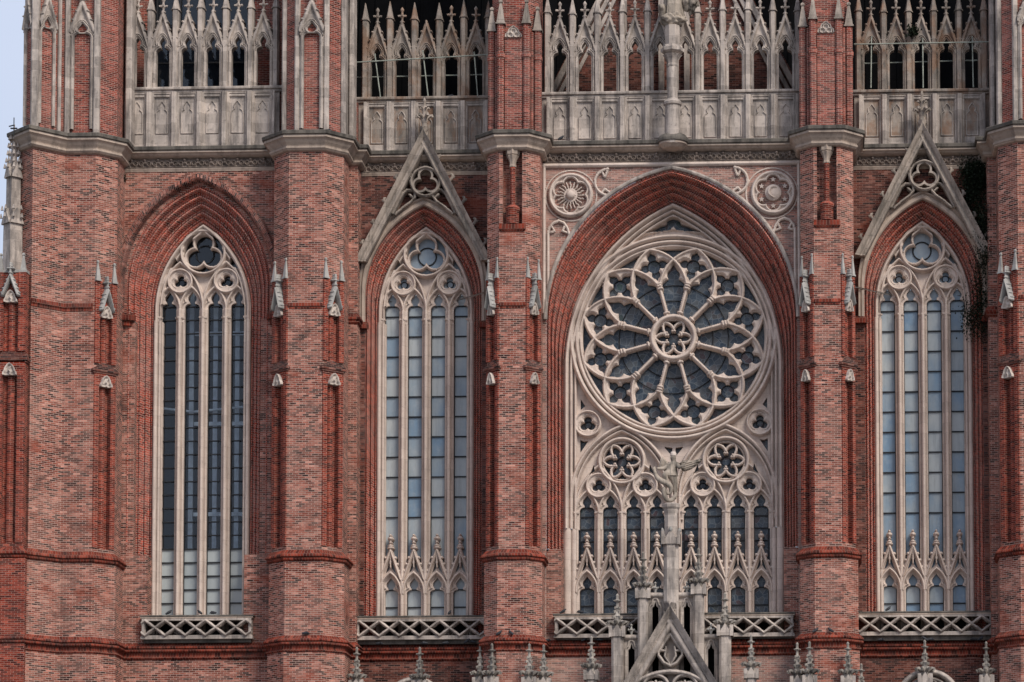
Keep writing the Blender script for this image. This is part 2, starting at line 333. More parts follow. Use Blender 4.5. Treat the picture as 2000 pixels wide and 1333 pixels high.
def arch_curve(xc, a, c, zs, zb, y, n=18, half=None):
    R = a + c; th1 = math.acos(-c / R); L = [(-a, zb)]
    m = max(1, int((zs - zb) / 1.5))
    for i in range(1, m): L.append((-a, zb + (zs - zb) * i / m))
    for i in range(n + 1):
        t = PI + (th1 - PI) * i / n; L.append((c + R * math.cos(t), zs + R * math.sin(t)))
    L[-1] = (0.0, L[-1][1]); full = L + [(-x, z) for x, z in reversed(L[:-1])]
    return [(xc + x, y, z) for x, z in full]
def apex(a, c, zs): return zs + math.sqrt((a + c) ** 2 - c * c)

# ------------------------------------------------------------------ carved relief from distance fields (u right, v down, in units of K metres)
K = 0.0208
class Relief:
    def __init__(s, u0, u1, v0, v1, res=1.0):
        s.us = np.arange(u0, u1 + res * 0.5, res); s.vs = np.arange(v0, v1 + res * 0.5, res)
        s.U, s.V = np.meshgrid(s.us, s.vs); s.S = np.full(s.U.shape, -50.0); s.H = np.full(s.U.shape, -9.0); s.res = res
    def circ(s, cx, cy, r): return r - np.hypot(s.U - cx, s.V - cy)
    def seg(s, ax, ay, bx, by):
        dx, dy = bx - ax, by - ay; t = np.clip(((s.U - ax) * dx + (s.V - ay) * dy) / (dx * dx + dy * dy + 1e-9), 0, 1)
        return np.hypot(s.U - ax - t * dx, s.V - ay - t * dy)
    def line(s, pts, closed=False):
        d = np.full(s.U.shape, 1e3); n = len(pts)
        for i in range(n if closed else n - 1): d = np.minimum(d, s.seg(*pts[i], *pts[(i + 1) % n]))
        return d
    def polyin(s, pts):
        d = s.line(pts, True); ins = np.zeros(s.U.shape, bool); n = len(pts)
        for i in range(n):
            (x0, y0), (x1, y1) = pts[i], pts[(i + 1) % n]
            if y0 == y1: continue
            cr = (y0 > s.V) != (y1 > s.V); ins ^= cr & (s.U < (x1 - x0) * (s.V - y0) / (y1 - y0) + x0)
        return np.where(ins, d, -d)
    def rect(s, u0, u1, v0, v1): return np.minimum(np.minimum(s.U - u0, u1 - s.U), np.minimum(s.V - v0, v1 - s.V))
    def rrect(s, u0, u1, v0, v1, r):
        qx = np.abs(s.U - (u0 + u1) / 2) - (u1 - u0) / 2 + r; qy = np.abs(s.V - (v0 + v1) / 2) - (v1 - v0) / 2 + r
        return -(np.hypot(np.maximum(qx, 0), np.maximum(qy, 0)) + np.minimum(np.maximum(qx, qy), 0) - r)
    def arch(s, cx, vs, a, c, vb=1e4):
        R = a + c; up = s.V < vs
        d1 = R - np.maximum(np.hypot(s.U - cx - c, s.V - vs), np.hypot(s.U - cx + c, s.V - vs))
        return np.minimum(np.where(up, d1, a - np.abs(s.U - cx)), vb - s.V)
    def foil(s, cx, cy, n, dist, r, a0=90):
        d = s.circ(cx, cy, dist * 0.45)
        for i in range(n):
            t = math.radians(a0 + 360 * i / n); d = np.maximum(d, s.circ(cx + dist * math.cos(t), cy - dist * math.sin(t), r))
        return d
    def add(s, d, h):
        h = np.broadcast_to(h, s.U.shape); s.H = np.where(d > 0, np.maximum(s.H, h), s.H); s.S = np.maximum(s.S, d)
    def roll(s, dist, half, hb, ht):
        """a rounded bar: dist = distance to its centre line"""
        t = np.clip(dist / half, 0, 1); s.add(half - dist, hb + (ht - hb) * np.sqrt(np.maximum(0, 1 - t * t)))
    def raise_(s, dist, half, hb, ht):
        """the same moulding, only where there already is stone"""
        t = np.clip(dist / half, 0, 1); h = hb + (ht - hb) * np.sqrt(np.maximum(0, 1 - t * t))
        s.H = np.where((dist < half) & (s.S > 0), np.maximum(s.H, h), s.H)
    def cut(s, d): s.S = np.minimum(s.S, -d)
    def mesh(s, name, mat, thick=0.2, back=False, k=K, smooth=True):
        S, H = s.S, s.H * 1.45; ny, nx = S.shape; S = np.where(np.abs(S) < 1e-4, 1e-4, S)
        ins = S > 0; Hc = np.where(ins, H, 0)
        vid = np.full(S.shape, -1); jj, ii = np.nonzero(ins); vid[jj, ii] = np.arange(len(jj))
        V = np.stack([s.us[ii] * k, -Hc[jj, ii], -s.vs[jj] * k], 1).tolist(); F = []
        full = ins[:-1, :-1] & ins[1:, :-1] & ins[:-1, 1:] & ins[1:, 1:]
        fj, fi = np.nonzero(full)
        Q = np.stack([vid[fj, fi], vid[fj + 1, fi], vid[fj + 1, fi + 1], vid[fj, fi + 1]], 1)
        F = Q.tolist()
        any_ = ins[:-1, :-1] | ins[1:, :-1] | ins[:-1, 1:] | ins[1:, 1:]
        pj, pi = np.nonzero(any_ & ~full); edge = {}; segs = []
        def cut_v(a, b):  # a inside, b outside
            key = (a, b)
            if key in edge: return edge[key]
            sa, sb = S[a], S[b]; t = sa / (sa - sb)
            u = s.us[a[1]] + t * (s.us[b[1]] - s.us[a[1]]); v = s.vs[a[0]] + t * (s.vs[b[0]] - s.vs[a[0]])
            V.append([u * k, -H[a], -v * k]); edge[key] = len(V) - 1; return edge[key]
        for j, i in zip(pj.tolist(), pi.tolist()):
            for tri in (((j, i), (j + 1, i), (j + 1, i + 1)), ((j, i), (j + 1, i + 1), (j, i + 1))):
                st = [bool(ins[p]) for p in tri]; c = sum(st)
                if c == 0: continue
                if c == 3: F.append([int(vid[p]) for p in tri]); continue
                if c == 1:
                    q = st.index(True); a, b, d = tri[q], tri[(q + 1) % 3], tri[(q + 2) % 3]
                    e1, e2 = cut_v(a, b), cut_v(a, d); F.append([int(vid[a]), e1, e2]); segs.append((e1, e2))
                else:
                    q = st.index(False); b, d, a = tri[q], tri[(q + 1) % 3], tri[(q + 2) % 3]
                    e1, e2 = cut_v(d, b), cut_v(a, b); F.append([int(vid[d]), int(vid[a]), e2, e1]); segs.append((e2, e1))
        nf = len(F)
        for a, b in segs:
            n = len(V); V += [V[a][:], V[b][:], [V[b][0], thick, V[b][2]], [V[a][0], thick, V[a][2]]]; F.append([n, n + 1, n + 2, n + 3])
        if back:
            n = len(V); nv = len(jj); V += [[V[q][0], thick, V[q][2]] for q in range(nv)]
            F += (Q[:, ::-1] + n).tolist()
        me = bpy.data.meshes.new(name); me.from_pydata(V, [], F)
        sm = np.zeros(len(F), bool); sm[:nf] = smooth; me.polygons.foreach_set('use_smooth', sm)
        me.materials.append(mat); me.update(); return me
    def build(s, name, mat, parent=None, loc=(0, 0, 0), rotz=0.0, thick=0.2, back=False, k=K, smooth=True):
        return link(name, s.mesh(name, mat, thick, back, k, smooth), parent, loc, rotz)
# ------------------------------------------------------------------ setting
ground = MB(); ground.poly([(-3000, -3000, 0), (3000, -3000, 0), (3000, 3000, 0), (-3000, 3000, 0)])
label(ground.build('plaza_ground', M['plaza']), kind='structure')

CA = label(empty('cathedral', (0, 0, 0)), 'huge red brick gothic cathedral front with pale stone tracery windows and arcades', 'cathedral')

# levels (metres above the plaza)
ZLT, ZLL, ZLB = 16.79, 16.58, 16.10        # lower string course: top, lip, bottom
ZUT, ZUL, ZUB = 20.14, 19.89, 19.68        # upper string course
ZCT, ZCB = 36.68, 35.94                    # cornice top and bottom
SILL = 18.04
PROF_L = [(-.02, ZLT), (.19, ZLL + .02), (.20, ZLL - .03), (.13, ZLL - .07), (.19, ZLL - .11), (.19, ZLL - .16), (.12, ZLL - .20), (.05, ZLL - .22), (.05, ZLL - .33), (.10, ZLL - .36), (.10, ZLL - .42), (.05, ZLL - .46), (-.02, ZLL - .48)]
PROF_U = [(-.02, ZUT), (.19, ZUL + .02), (.20, ZUL - .03), (.12, ZUL - .07), (.15, ZUL - .11), (.14, ZUL - .16), (.05, ZUL - .20), (-.02, ZUL - .22)]
PROF_C = [(-.02, ZCT + .05), (.44, ZCT), (.48, ZCT - .03), (.47, ZCT - .15), (.38, ZCT - .19)]
PROF_CB = [(.40, ZCT - .17), (.41, ZCT - .27), (.36, ZCT - .30), (.31, ZCT - .34), (.25, ZCT - .43), (.17, ZCT - .52), (.15, ZCT - .56), (.19, ZCT - .58), (.19, ZCT - .65), (.12, ZCT - .72), (.05, ZCB), (-.02, ZCB)]
PROF_B = [(.40, ZCT - .17), (.41, ZCT - .25), (.34, ZCT - .28), (.28, ZCT - .34), (.22, ZCT - .37), (.14, ZCT - .40), (-.02, ZCT - .41)]

# ------------------------------------------------------------------ bay walls, arches
def bay_wall(name, x0, x1, y, xc, arch, z0, z1, sill, mat, n=18):
    a, c, zs = arch; mb = MB(); cv = arch_curve(xc, a, c, zs, sill, y, n); h = len(cv) // 2
    for i in range(h):
        (ax, _, az), (bx, _, bz) = cv[i], cv[i + 1]; mb.poly([(x0, y, az), (ax, y, az), (bx, y, bz), (x0, y, bz)])
    for i in range(h, len(cv) - 1):
        (ax, _, az), (bx, _, bz) = cv[i], cv[i + 1]; mb.poly([(ax, y, az), (x1, y, az), (x1, y, bz), (bx, y, bz)])
    zt = cv[h][2]
    mb.poly([(x0, y, zt), (x1, y, zt), (x1, y, z1), (x0, y, z1)])
    mb.poly([(x0, y, z0), (x1, y, z0), (x1, y, sill), (x0, y, sill)])
    mb.poly([(x0, y, z1), (x1, y, z1), (x1, y + 3, z1), (x0, y + 3, z1)])
    return mb.build(name, mat, CA)
def lerp(A, B, t): return tuple(p + (q - p) * t for p, q in zip(A, B))
def arch_loft(xc, A, B, prof, zb, n=22):
    mb = MB(); cs = []
    for t, y in prof:
        a, c, zs = lerp(A, B, t); cs.append(arch_curve(xc, a, c, zs, zb, y, n))
    m = min(len(c) for c in cs)
    if any(len(c) != m for c in cs):   # equal jamb subdivision
        cs = []
        for t, y in prof:
            a, c, zs = lerp(A, B, t); cv = arch_curve(xc, a, c, zs, zb, y, n); up = [p for p in cv if p[2] >= zs - 1e-6]
            L, Rr = up[:len(up) // 2 + 1], up[len(up) // 2:]
            jl = [(xc - a, y, zb + (zs - zb) * i / 8) for i in range(8)]; jr = [(xc + a, y, zb + (zs - zb) * (8 - i) / 8) for i in range(1, 9)]
            cs.append(jl + up + jr)
    mb.loft(cs); return mb
def orders(y_in, y_out, t0, t1, n):
    """stepped brick orders with a roll on each arris, from the window frame outwards"""
    p = [(t0, y_in + 0.25)]; dt, dy = (t1 - t0) / n, (y_out - y_in) / n
    for k in range(n):
        a, ya, yb = t0 + k * dt, y_in + k * dy, y_in + (k + 1) * dy
        p += [(a, ya), (a, yb - dy * 0.45), (a + dt * .10, yb - dy * .30)]
        for q in range(5):                     # three-quarter roll on the arris
            th = PI * 0.9 - q * PI * 1.3 / 4
            p.append((a + dt * (.33 + .2 * math.cos(th)), yb + dy * (-.02 + .30 * math.sin(th))))
        p += [(a + dt * .62, yb - dy * .25), (a + dt * .7, yb), (a + dt, yb)]
    return p

FRAME = (1.95, 2.27, 30.3)                  # half width, centre offset, springing of the bay windows
RING2 = (2.58, 1.22, 31.2)
HOOD1 = (3.22, 1.16, 31.4)
ORD1 = tuple(p + (q - p) * .72 for p, q in zip(FRAME, HOOD1))
CFRAME = (4.40, 2.89, 27.92)
CROLL = (5.02, 1.17, 29.58)

def sub_mesh(parent, name, mb, mat, **kw): return mb.build(name, mat, parent, **kw)

# tower bay (left)
X1 = -18.9
w1 = bay_wall('bay_wall', -21.92, -15.62, 0.0, X1, lerp(ORD1, HOOD1, .03), 0, 36.66, 16.95, M['brick'])
sub_mesh(w1, 'arch_moulding', arch_loft(X1, FRAME, ORD1, orders(1.1, 0.012, 0.0, 1.04, 5), 20.27), M['arch'])
hood = arch_loft(X1, ORD1, HOOD1, [(.0, .0), (.05, .10), (.25, .04), (.34, -.12), (.42, -.28), (.58, -.34), (.9, -.30), (1.04, -.16), (1.06, .02)], 29.87, 26)
sub_mesh(w1, 'hood_mould', hood, M['hood'])
for a, b in ((-21.92, X1 - 2.52), (X1 + 2.52, -15.62)):    # wall strips beside the jambs, under the corbels
    sub_mesh(w1, 'jamb_wall', MB().box(a, b, -.02, .6, 20.2, 29.72), M['brick'])
for a, b in ((-21.9, X1 - 1.93), (X1 + 1.93, -15.64)):      # flush plinths under the jambs
    sub_mesh(w1, 'plinth', MB().box(a, b, -.05, 1.3, 16.5, 20.27), M['brick'])
for s, xx in ((1, -21.9), (-1, -15.66)):
    cb = MB(); cb.prism([(xx, -.02), (xx, -.30), (xx + s * .45, -.22), (xx + s * .5, -.02)][::s], 29.70, 29.95); cb.prism([(xx, -.02), (xx, -.22), (xx + s * .3, -.14), (xx + s * .36, -.02)][::s], 29.5, 29.70)
    sub_mesh(w1, 'corbel', cb, M['soldier'])

# aisle bays
WALLS = {1: w1}
for key, s in ((2, -1), (4, 1)):
    xc = 10.0 * s; x0, x1 = sorted((7.18 * s, 12.56 * s))
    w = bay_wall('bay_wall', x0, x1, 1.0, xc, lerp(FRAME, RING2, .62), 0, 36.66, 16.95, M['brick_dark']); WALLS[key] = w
    sub_mesh(w, 'arch_moulding', arch_loft(xc, FRAME, RING2, orders(1.9, 1.012, 0.0, 0.64, 3), 16.6), M['arch'])
    sub_mesh(w, 'hood_mould', arch_loft(xc, FRAME, RING2, [(.63, 1.05), (.63, .80), (.68, .74), (.80, .72), (.88, .78), (.93, .70), (1.0, .70), (1.02, .78), (1.02, 1.02)], 29.75), M['cornice'])
    for q in (-1, 1):
        xx = xc + q * 2.52; cb = MB(); cb.prism([(xx - .3, 1.02), (xx - .22, .74), (xx + .22, .74), (xx + .3, 1.02)], 29.5, 29.75)
        sub_mesh(w, 'corbel', cb, M['soldier'])

# nave bay
w3 = bay_wall('bay_wall', -5.15, 5.15, 0.0, 0, (4.97, 1.17, 29.54), 0, 36.66, 16.95, M['spandrel'], 26); WALLS[3] = w3
sub_mesh(w3, 'arch_moulding', arch_loft(0, CFRAME, (4.97, 1.17, 29.54), orders(1.67, 0.02, 0.0, 1.0, 5), 20.4, 30), M['arch'])
roll = MB(); roll.tube([p for p in arch_curve(0, *CROLL, 29.7, -.06, 30)][1:-1], .085, 8)
sub_mesh(w3, 'hood_mould', roll, M['ashlar'], weld=True)
for a, b in ((-5.13, -4.40), (4.40, 5.13)): sub_mesh(w3, 'plinth', MB().box(a, b, .1, 1.9, 16.5, 20.4), M['brick'])

# spandrel carving of the nave bay: borders, sun and moon roundels, trefoiled corners
def roundel_mesh(moon):
    R = Relief(-46, 46, -46, 46, .8); rr = np.hypot(R.U, R.V)
    F = R.foil(0, 0, 6, 21, 12.5, 90)
    R.add(np.minimum(R.circ(0, 0, 43), -F), .05 + .02 * np.clip(rr / 40, 0, 1))
    R.roll(np.abs(rr - 39), 3.6, .05, .16); R.raise_(np.abs(F + 2.2), 2.2, .05, .13)
    if moon:
        R.add(R.circ(0, 0, 15.5), .05 + .14 * np.sqrt(np.maximum(0, 1 - (rr / 16.5) ** 2)))
        cres = np.minimum(np.hypot(R.U - 4, R.V - 1) - 9.5, R.circ(0, 0, 11)); R.raise_(np.maximum(0, 2 - cres), 2, .17, .235)
        for i in range(6):
            t = math.radians(90 + 60 * i); cx, cy = 25.5 * math.cos(t), -25.5 * math.sin(t)
            pts = [(cx + (6 if q % 2 == 0 else 2.3) * math.sin(q * PI / 5), cy - (6 if q % 2 == 0 else 2.3) * math.cos(q * PI / 5)) for q in range(10)]
            R.add(R.polyin(pts), .09)
    else:
        R.add(R.circ(0, 0, 13), .08); R.add(R.circ(0, 0, 8.5), .09 + .12 * np.sqrt(np.maximum(0, 1 - (rr / 9) ** 2)))
        for i in range(20):
            t = 2 * PI * i / 20; pts = []
            for q in range(7):
                r = 11.5 + q * 2.35; w = (1.5 if i % 2 else .4) * math.sin(q * 1.5) * q / 6
                pts.append((r * math.cos(t) - w * math.sin(t), -(r * math.sin(t) + w * math.cos(t))))
            d = R.line(pts); R.roll(d, 1.35, .0, .08)
    return R.mesh('roundel', M['stone'], .02)
ro = link('roundel', roundel_mesh(False), w3, (-4.01, 0, 34.57)); ro['label'] = 'sixfoil roundel carved with a rayed sun'
ro = link('roundel', roundel_mesh(True), w3, (4.05, 0, 34.57)); ro['label'] = 'sixfoil roundel carved with a moon among six stars'
for s in (-1, 1):
    R = Relief(-260, 0, -10, 290, 1.3)        # u measured from the axis, v down from z 35.86
    top, zt = 0, 35.86
    R.roll(np.abs(R.U + 244), 3.4, 0, .10)
    R.S = np.where(R.V < 3, -5, R.S)
    R.roll(np.maximum(np.abs(R.V - 4), np.maximum(-R.U - 247, 0)), 3.4, 0, .10)
    A, C_, ZS = CROLL; av = (zt - ZS) / K
    lower = [(-236, 250), (-236, 135), (-233, 124), (-226, 115), (-216, 111), (-206, 115), (-199, 125), (-195, 140)]
    R.roll(R.line(lower), 2.6, 0, .09)
    for l_ in ([(-230, 120), (-224, 131), (-231, 133)], [(-203, 120), (-208, 131), (-201, 134)]): R.roll(R.line(l_), 2.2, 0, .08)
    for c_ in ((-192, 62), ): R.roll(np.abs(np.hypot(R.U - c_[0], R.V - c_[1]) - 49) + np.where(R.V < 12, 9, 0), 1.2, 0, .03)
    up = [(-119 + 27 * math.cos(math.radians(t)), 37 - 26 * math.sin(math.radians(t))) for t in range(95, 276, 15)]
    R.roll(R.line(up), 2.6, 0, .09)
    for a, b in (((-133, 15), (-128, 26)), ((-126, 26), (-122, 14)), ((-134, 58), (-127, 50)), ((-127, 50), (-118, 57))): R.roll(R.line([a, b]), 2.2, 0, .07)
    inside = R.arch(0, av, A / K + 3, C_ / K, 1e4); R.cut(inside)
    for q in (-1, 1):
        cx = q * 196
    o = R.build('spandrel_tracery', M['stone'], w3, (0, -.002, zt), thick=.02)
    if s == 1: o.scale = (-1, 1, 1)

# ------------------------------------------------------------------ windows
def lancet(R, u, s, half=14.4):
    """cusped lancet opening: u centre, s = level of the shoulder"""
    d = R.rrect(u - half, u + half, s, s + 900, 8.5)
    d = np.maximum(d, R.circ(u, s - 10, 8.4)); d = np.maximum(d, R.rect(u - 5.2, u + 5.2, s - 10, s + 6))
    return np.maximum(d, R.polyin([(u - 6.6, s - 15), (u, s - 23.5), (u + 6.6, s - 15)]))
def trefoil_disc(R, cx, cy, r_ring=22.5, opn=6.6, dist=6.6):
    F = R.foil(cx, cy, 3, dist, opn); R.cut(F)
    R.raise_(np.abs(R.circ(cx, cy, r_ring)), 3.0, .02, .19)
    inside = R.circ(cx, cy, r_ring - 2) > 0
    F2 = R.foil(cx, cy, 3, dist + 1.2, opn + 3.6)
    R.H = np.where(inside & (F < 0), np.maximum(.02, .12 - .0 * F), R.H)
    R.H = np.where(inside & (F2 > 0) & (F < 0), .05 + .0 * F, R.H)
    R.raise_(np.abs(R.foil(cx, cy, 3, dist + .6, opn + 2.4)), 1.3, .05, .11)
def light_group(R, cx, s, pitch=44.9, vb=1e4, small=-42.5, clip=None):
    """two pairs of lancets under sub-arches with trefoil discs; s = shoulder level"""
    us = [cx + (q - 1.5) * pitch for q in range(4)]
    for u in us:
        L = lancet(R, u, s); R.cut(L); R.H = np.where((L < 0) & (L > -4.5) & (R.S > 0) & (R.V < s + 25), np.minimum(R.H, -.0 + .012 * -L), R.H)
        R.raise_(np.abs(R.arch(u, s + 14, 22.4, 34, s + 60)) + np.where(R.V > s + 40, 50, 0), 2.9, 0, .15)
        R.raise_(np.abs(L + 5.5) + np.where(R.V > s + 18, 50, 0), 1.2, 0, .06)
    for q in (-1, 1):
        R.raise_(np.abs(R.arch(cx + q * pitch, s + 14, 45, 73.6, s + 60)) + np.where(R.V > s + 22, 50, 0), 3.0, 0, .19)
        trefoil_disc(R, cx + q * pitch, s + small)
    for q in range(3):
        u = cx + (q - 1) * pitch; bump = (R.V > s + 12)
        d = np.abs(R.U - u)
        R.raise_(d + np.where(bump, 0, 50), 8.4, 0, .10); R.raise_(d + np.where(bump, 0, 50), 4.2, .05, .19)
    return us

CAPM = MB()                                  # foliate capital, shared
CAPM.lathe([(.075, -.30), (.10, -.29), (.10, -.26), (.08, -.25), (.085, -.16), (.125, -.07), (.11, -.05), (.15, -.03), (.17, .0), (.17, .05), (.10, .07), (0, .07)], 12, lobes=.14, nl=6)
CAPM = CAPM.mesh('capital', M['stone'], True, 50)
def mull_mesh(h, w=.18):
    mb = MB(); pl_ = [(-w, .12), (-w, -.03), (-w * .72, -.10), (-w * .5, -.07)]
    pl_ += [(w * .46 * math.cos(t), -.12 - .16 * math.sin(t)) for t in [PI - PI * q / 8 for q in range(9)]]
    pl_ += [(w * .5, -.07), (w * .72, -.10), (w, -.03), (w, .12)]
    mb.prism(pl_, 0, h, True, False); return mb.mesh('mullion', M['stone'])
def jamb_mesh(h, wd):
    mb = MB(); pl_ = [(0, .2), (0, -.32)]
    pl_ += [(wd * .27 + wd * .24 * math.cos(t), -.32 - .09 * math.sin(t)) for t in [PI - PI * q / 6 for q in range(7)]]
    pl_ += [(wd * .55, -.16)] + [(wd * .72 + wd * .17 * math.cos(t), -.20 - .08 * math.sin(t)) for t in [PI - PI * q / 6 for q in range(7)]] + [(wd * .92, -.05), (wd, -.02), (wd, .2)]
    mb.prism(pl_, 0, h, True, False); return mb.mesh('jamb_shaft', M['stone'])

def base_gablet_mesh():
    """openwork gablet with finial at the foot of a light; origin on the sill, v down"""
    R = Relief(-23.2, 23.2, -160, 54, .8)
    body = R.rect(-22.45, 22.45, -75, 60); R.add(np.minimum(body, R.arch(0, -40, 22.4, 22, 60)), .0)
    R.add(np.minimum(R.rect(-22.45, -13.9, -62, 60) , 5), .02); R.add(np.minimum(R.rect(13.9, 22.45, -62, 60), 5), .02)
    R.add(R.polyin([(-22.4, -62), (22.4, -62), (0, -126)]), .0)
    tri = R.polyin([(-10.5, -82), (0, -112), (10.5, -82), (5, -87), (1.5, -93), (0, -98), (-1.5, -93), (-5, -87)]); R.cut(tri)
    L = lancet(R, 0, -50); R.cut(L)
    for q in (-1, 1):
        R.roll(R.line([(0, -126), (q * 21, -68)]), 3.3, 0, .17); R.raise_(R.line([(0, -126), (q * 20, -68)]), 1.2, .1, .2)
        for i in range(3):
            t = .28 + .22 * i; R.roll(np.hypot(R.U - q * (21 * t + 3.2), R.V - (-126 + 58 * t - 2)), 3.2, .02, .14)
        R.raise_(np.abs(R.U - q * 22), 3.6, 0, .14)
    R.raise_(np.abs(R.arch(0, -44, 20.5, 26, 40)) + np.where(R.V > -40, 50, 0), 3.2, 0, .19)
    R.raise_(np.abs(L + 4.2) + np.where(R.V > -38, 50, 0), 1.5, 0, .07)
    R.roll(R.line([(0, -93), (0, -100)]), 1.6, 0, .15)
    R.roll(np.abs(R.U) + np.where((R.V < -126) | (R.V > -100), 50, 0), 2.2, .02, .14)
    R.roll(R.line([(0, -120), (0, -152)]), 2.3, .02, .14)
    for cy, w, h in ((-131, 7, 3.2), (-135, 5.5, 3), (-141, 3.6, 2), (-149, 5.6, 4.6), (-155, 2.6, 3)):
        R.roll(np.hypot(R.U / w, (R.V - cy) / h), 1.0, .02, .19)
    return R.mesh('base_gablet', M['stone'], .22)
BASEG = base_gablet_mesh()

def pane_mesh(name, x0, x1, cuts, mat, tilt=.006):
    mb = MB(); off = random.randint(0, 40); oy = random.randint(0, 40)
    for i in range(len(cuts) - 1):
        a, b = cuts[i], cuts[i + 1]; t1, t2, t3 = (random.uniform(-tilt, tilt) for _ in range(3))
        mb.poly([(x0, t1, a), (x1, t2, a), (x1, t2 + t3, b), (x0, t1 + t3, b)], [(off + .02, oy + i + .02), (off + .98, oy + i + .02), (off + .98, oy + i + .98), (off + .02, oy + i + .98)])
    return mb.mesh(name, mat)
def bars_mesh(x0, x1, cuts, z0, z1, skip=()):
    mb = MB()
    for c in cuts: mb.box(x0, x1, -.05, .03, c - .022, c + .022)
    for x in (x0 + .018, x1 - .018): mb.box(x - .02, x + .02, -.045, .03, z0, z1)  # uprights: dark border lines standing in for the stone's shadow on the glass
    return mb.mesh('glazing_bar', M['iron'])

def bay_window(xc, yp, pitch_px, base, lab, frosted=False):
    zc = 32.69
    R = Relief(-97, 97, -66, 136, .9); A = R.arch(0, 115, 93.75, 109, 1e4)
    R.add(A, .0)
    circ_in = R.circ(0, 0, 38)
    F = R.foil(0, 0, 3, 18.6, 16.6)
    light_group(R, 0, 98)
    R.cut(np.minimum(circ_in, np.maximum(F, -F - 4.6)))
    R.raise_(np.abs(R.circ(0, 0, 42)), 3.8, .02, .24); R.raise_(np.abs(F + 2.4) + np.where(R.circ(0, 0, 41) > 0, 0, 50), 2.4, 0, .12)
    for q in (-1, 1): R.cut(R.polyin([(q * -69, 33), (q * -54, 9), (q * -50, 21), (q * -58, 29)]))
    R.raise_(np.abs(A - 4.5), 4.6, 0, .27); R.raise_(np.abs(A - 12), 3.0, 0, .20)
    win = R.build('lancet_window', M['stone'], CA, (xc, yp, zc), thick=.22); win['label'] = lab
    zb = zc - 134 * K; LOW = 16.9; h = zb - LOW
    mm = mull_mesh(h, .177)
    jm = jamb_mesh(h, 15.2 * K)
    mul = link('mullion', mm, win, (0, 0, LOW - zc))
    for u in (-44.9, 44.9): place(mul, win, (u * K, 0, LOW - zc))
    j = link('jamb_shaft', jm, win, (-93.75 * K, 0, LOW - zc)); place(j, win, (93.75 * K, 0, LOW - zc), 0, (-1, 1, 1))
    for u in (-86, -44.9, 0, 44.9, 86):
        o = link('capital', CAPM, win, (u * K, -.10, zc - 128 * K - zc), random.uniform(0, 1))
        if abs(u) > 80: o.location.y = -.16; o.scale = (.9, .9, 1)
    st = pitch_px * K; top = zc - 76 * K
    z = zc - 98 * K - (20 if base else 4.5) * K
    cuts = []
    while z > SILL + (3.3 if base else .15): cuts.append(z); z -= st
    lows = [SILL + .355, SILL + 1.06] if base else []
    allc = sorted(cuts + lows + ([zc - 98 * K] if base else [])); full = [16.9] + allc + [top]
    for q in range(4):
        u = (q - 1.5) * 44.9 * K
        if frosted:
            lo = [c for c in full if c < SILL + 2.75]; hi = [c for c in full if c >= lo[-1]]
            o = link('pane', pane_mesh('pane', -.33, .33, lo, M['frosted'], .004), win, (u, .2, -zc)); o['label'] = 'frosted white lower glazing'
            o = link('pane', pane_mesh('pane', -.33, .33, hi, M['clear'], .004), win, (u, .2, -zc)); o['label'] = 'dark clear glazing'
        else: link('pane', pane_mesh('pane', -.33, .33, full, M['glass']), win, (u, .2, -zc))
        link('glazing_bar', bars_mesh(-.30, .30, allc, 16.9, zc - 98 * K), win, (u, .18, -zc))
        if base: link('base_gablet', BASEG, win, (u, -.03, SILL - zc))
    up = MB(); up.poly([(-1.6, .2, -74 * K), (1.6, .2, -74 * K), (1.6, .2, 1.0), (-1.6, .2, 1.0)], [(0.1, .1), (.9, .1), (.9, .9), (.1, .9)])
    o = up.build('pane', M['clear' if frosted else 'glass'], win)
    for cx, cy, r in ((0, 0, 17.5), (-44.9, 55.5, 6.2), (44.9, 55.5, 6.2)):
        rb = MB(); rb.tube([((cx + r * math.cos(t)) * K, .16, (-cy + r * math.sin(t)) * K) for t in [2 * PI * q / 28 for q in range(28)]], .028 if r > 10 else .018, 6, True); rb.build('glazing_bar', M['iron'], win)
    ap = MB(); ap.box(-1.8, 1.8, .08, .16, 16.9, SILL - .12); ap.build('shade_panel', M['iron'], win, (0, 0, -zc))  # added black panel standing in for dark reflection and shade behind the balustrade
    return win

bay_window(X1, 1.1, 26.3, False, 'tower bay window with clear dark upper glass and frosted panes below', True)
bay_window(-10.0, 1.9, 39.35, True, 'lancet window with dusty blue panes between the tower and the nave')
bay_window(10.0, 1.9, 39.35, True, 'lancet window with pale streaked grey panes beside the ivy')

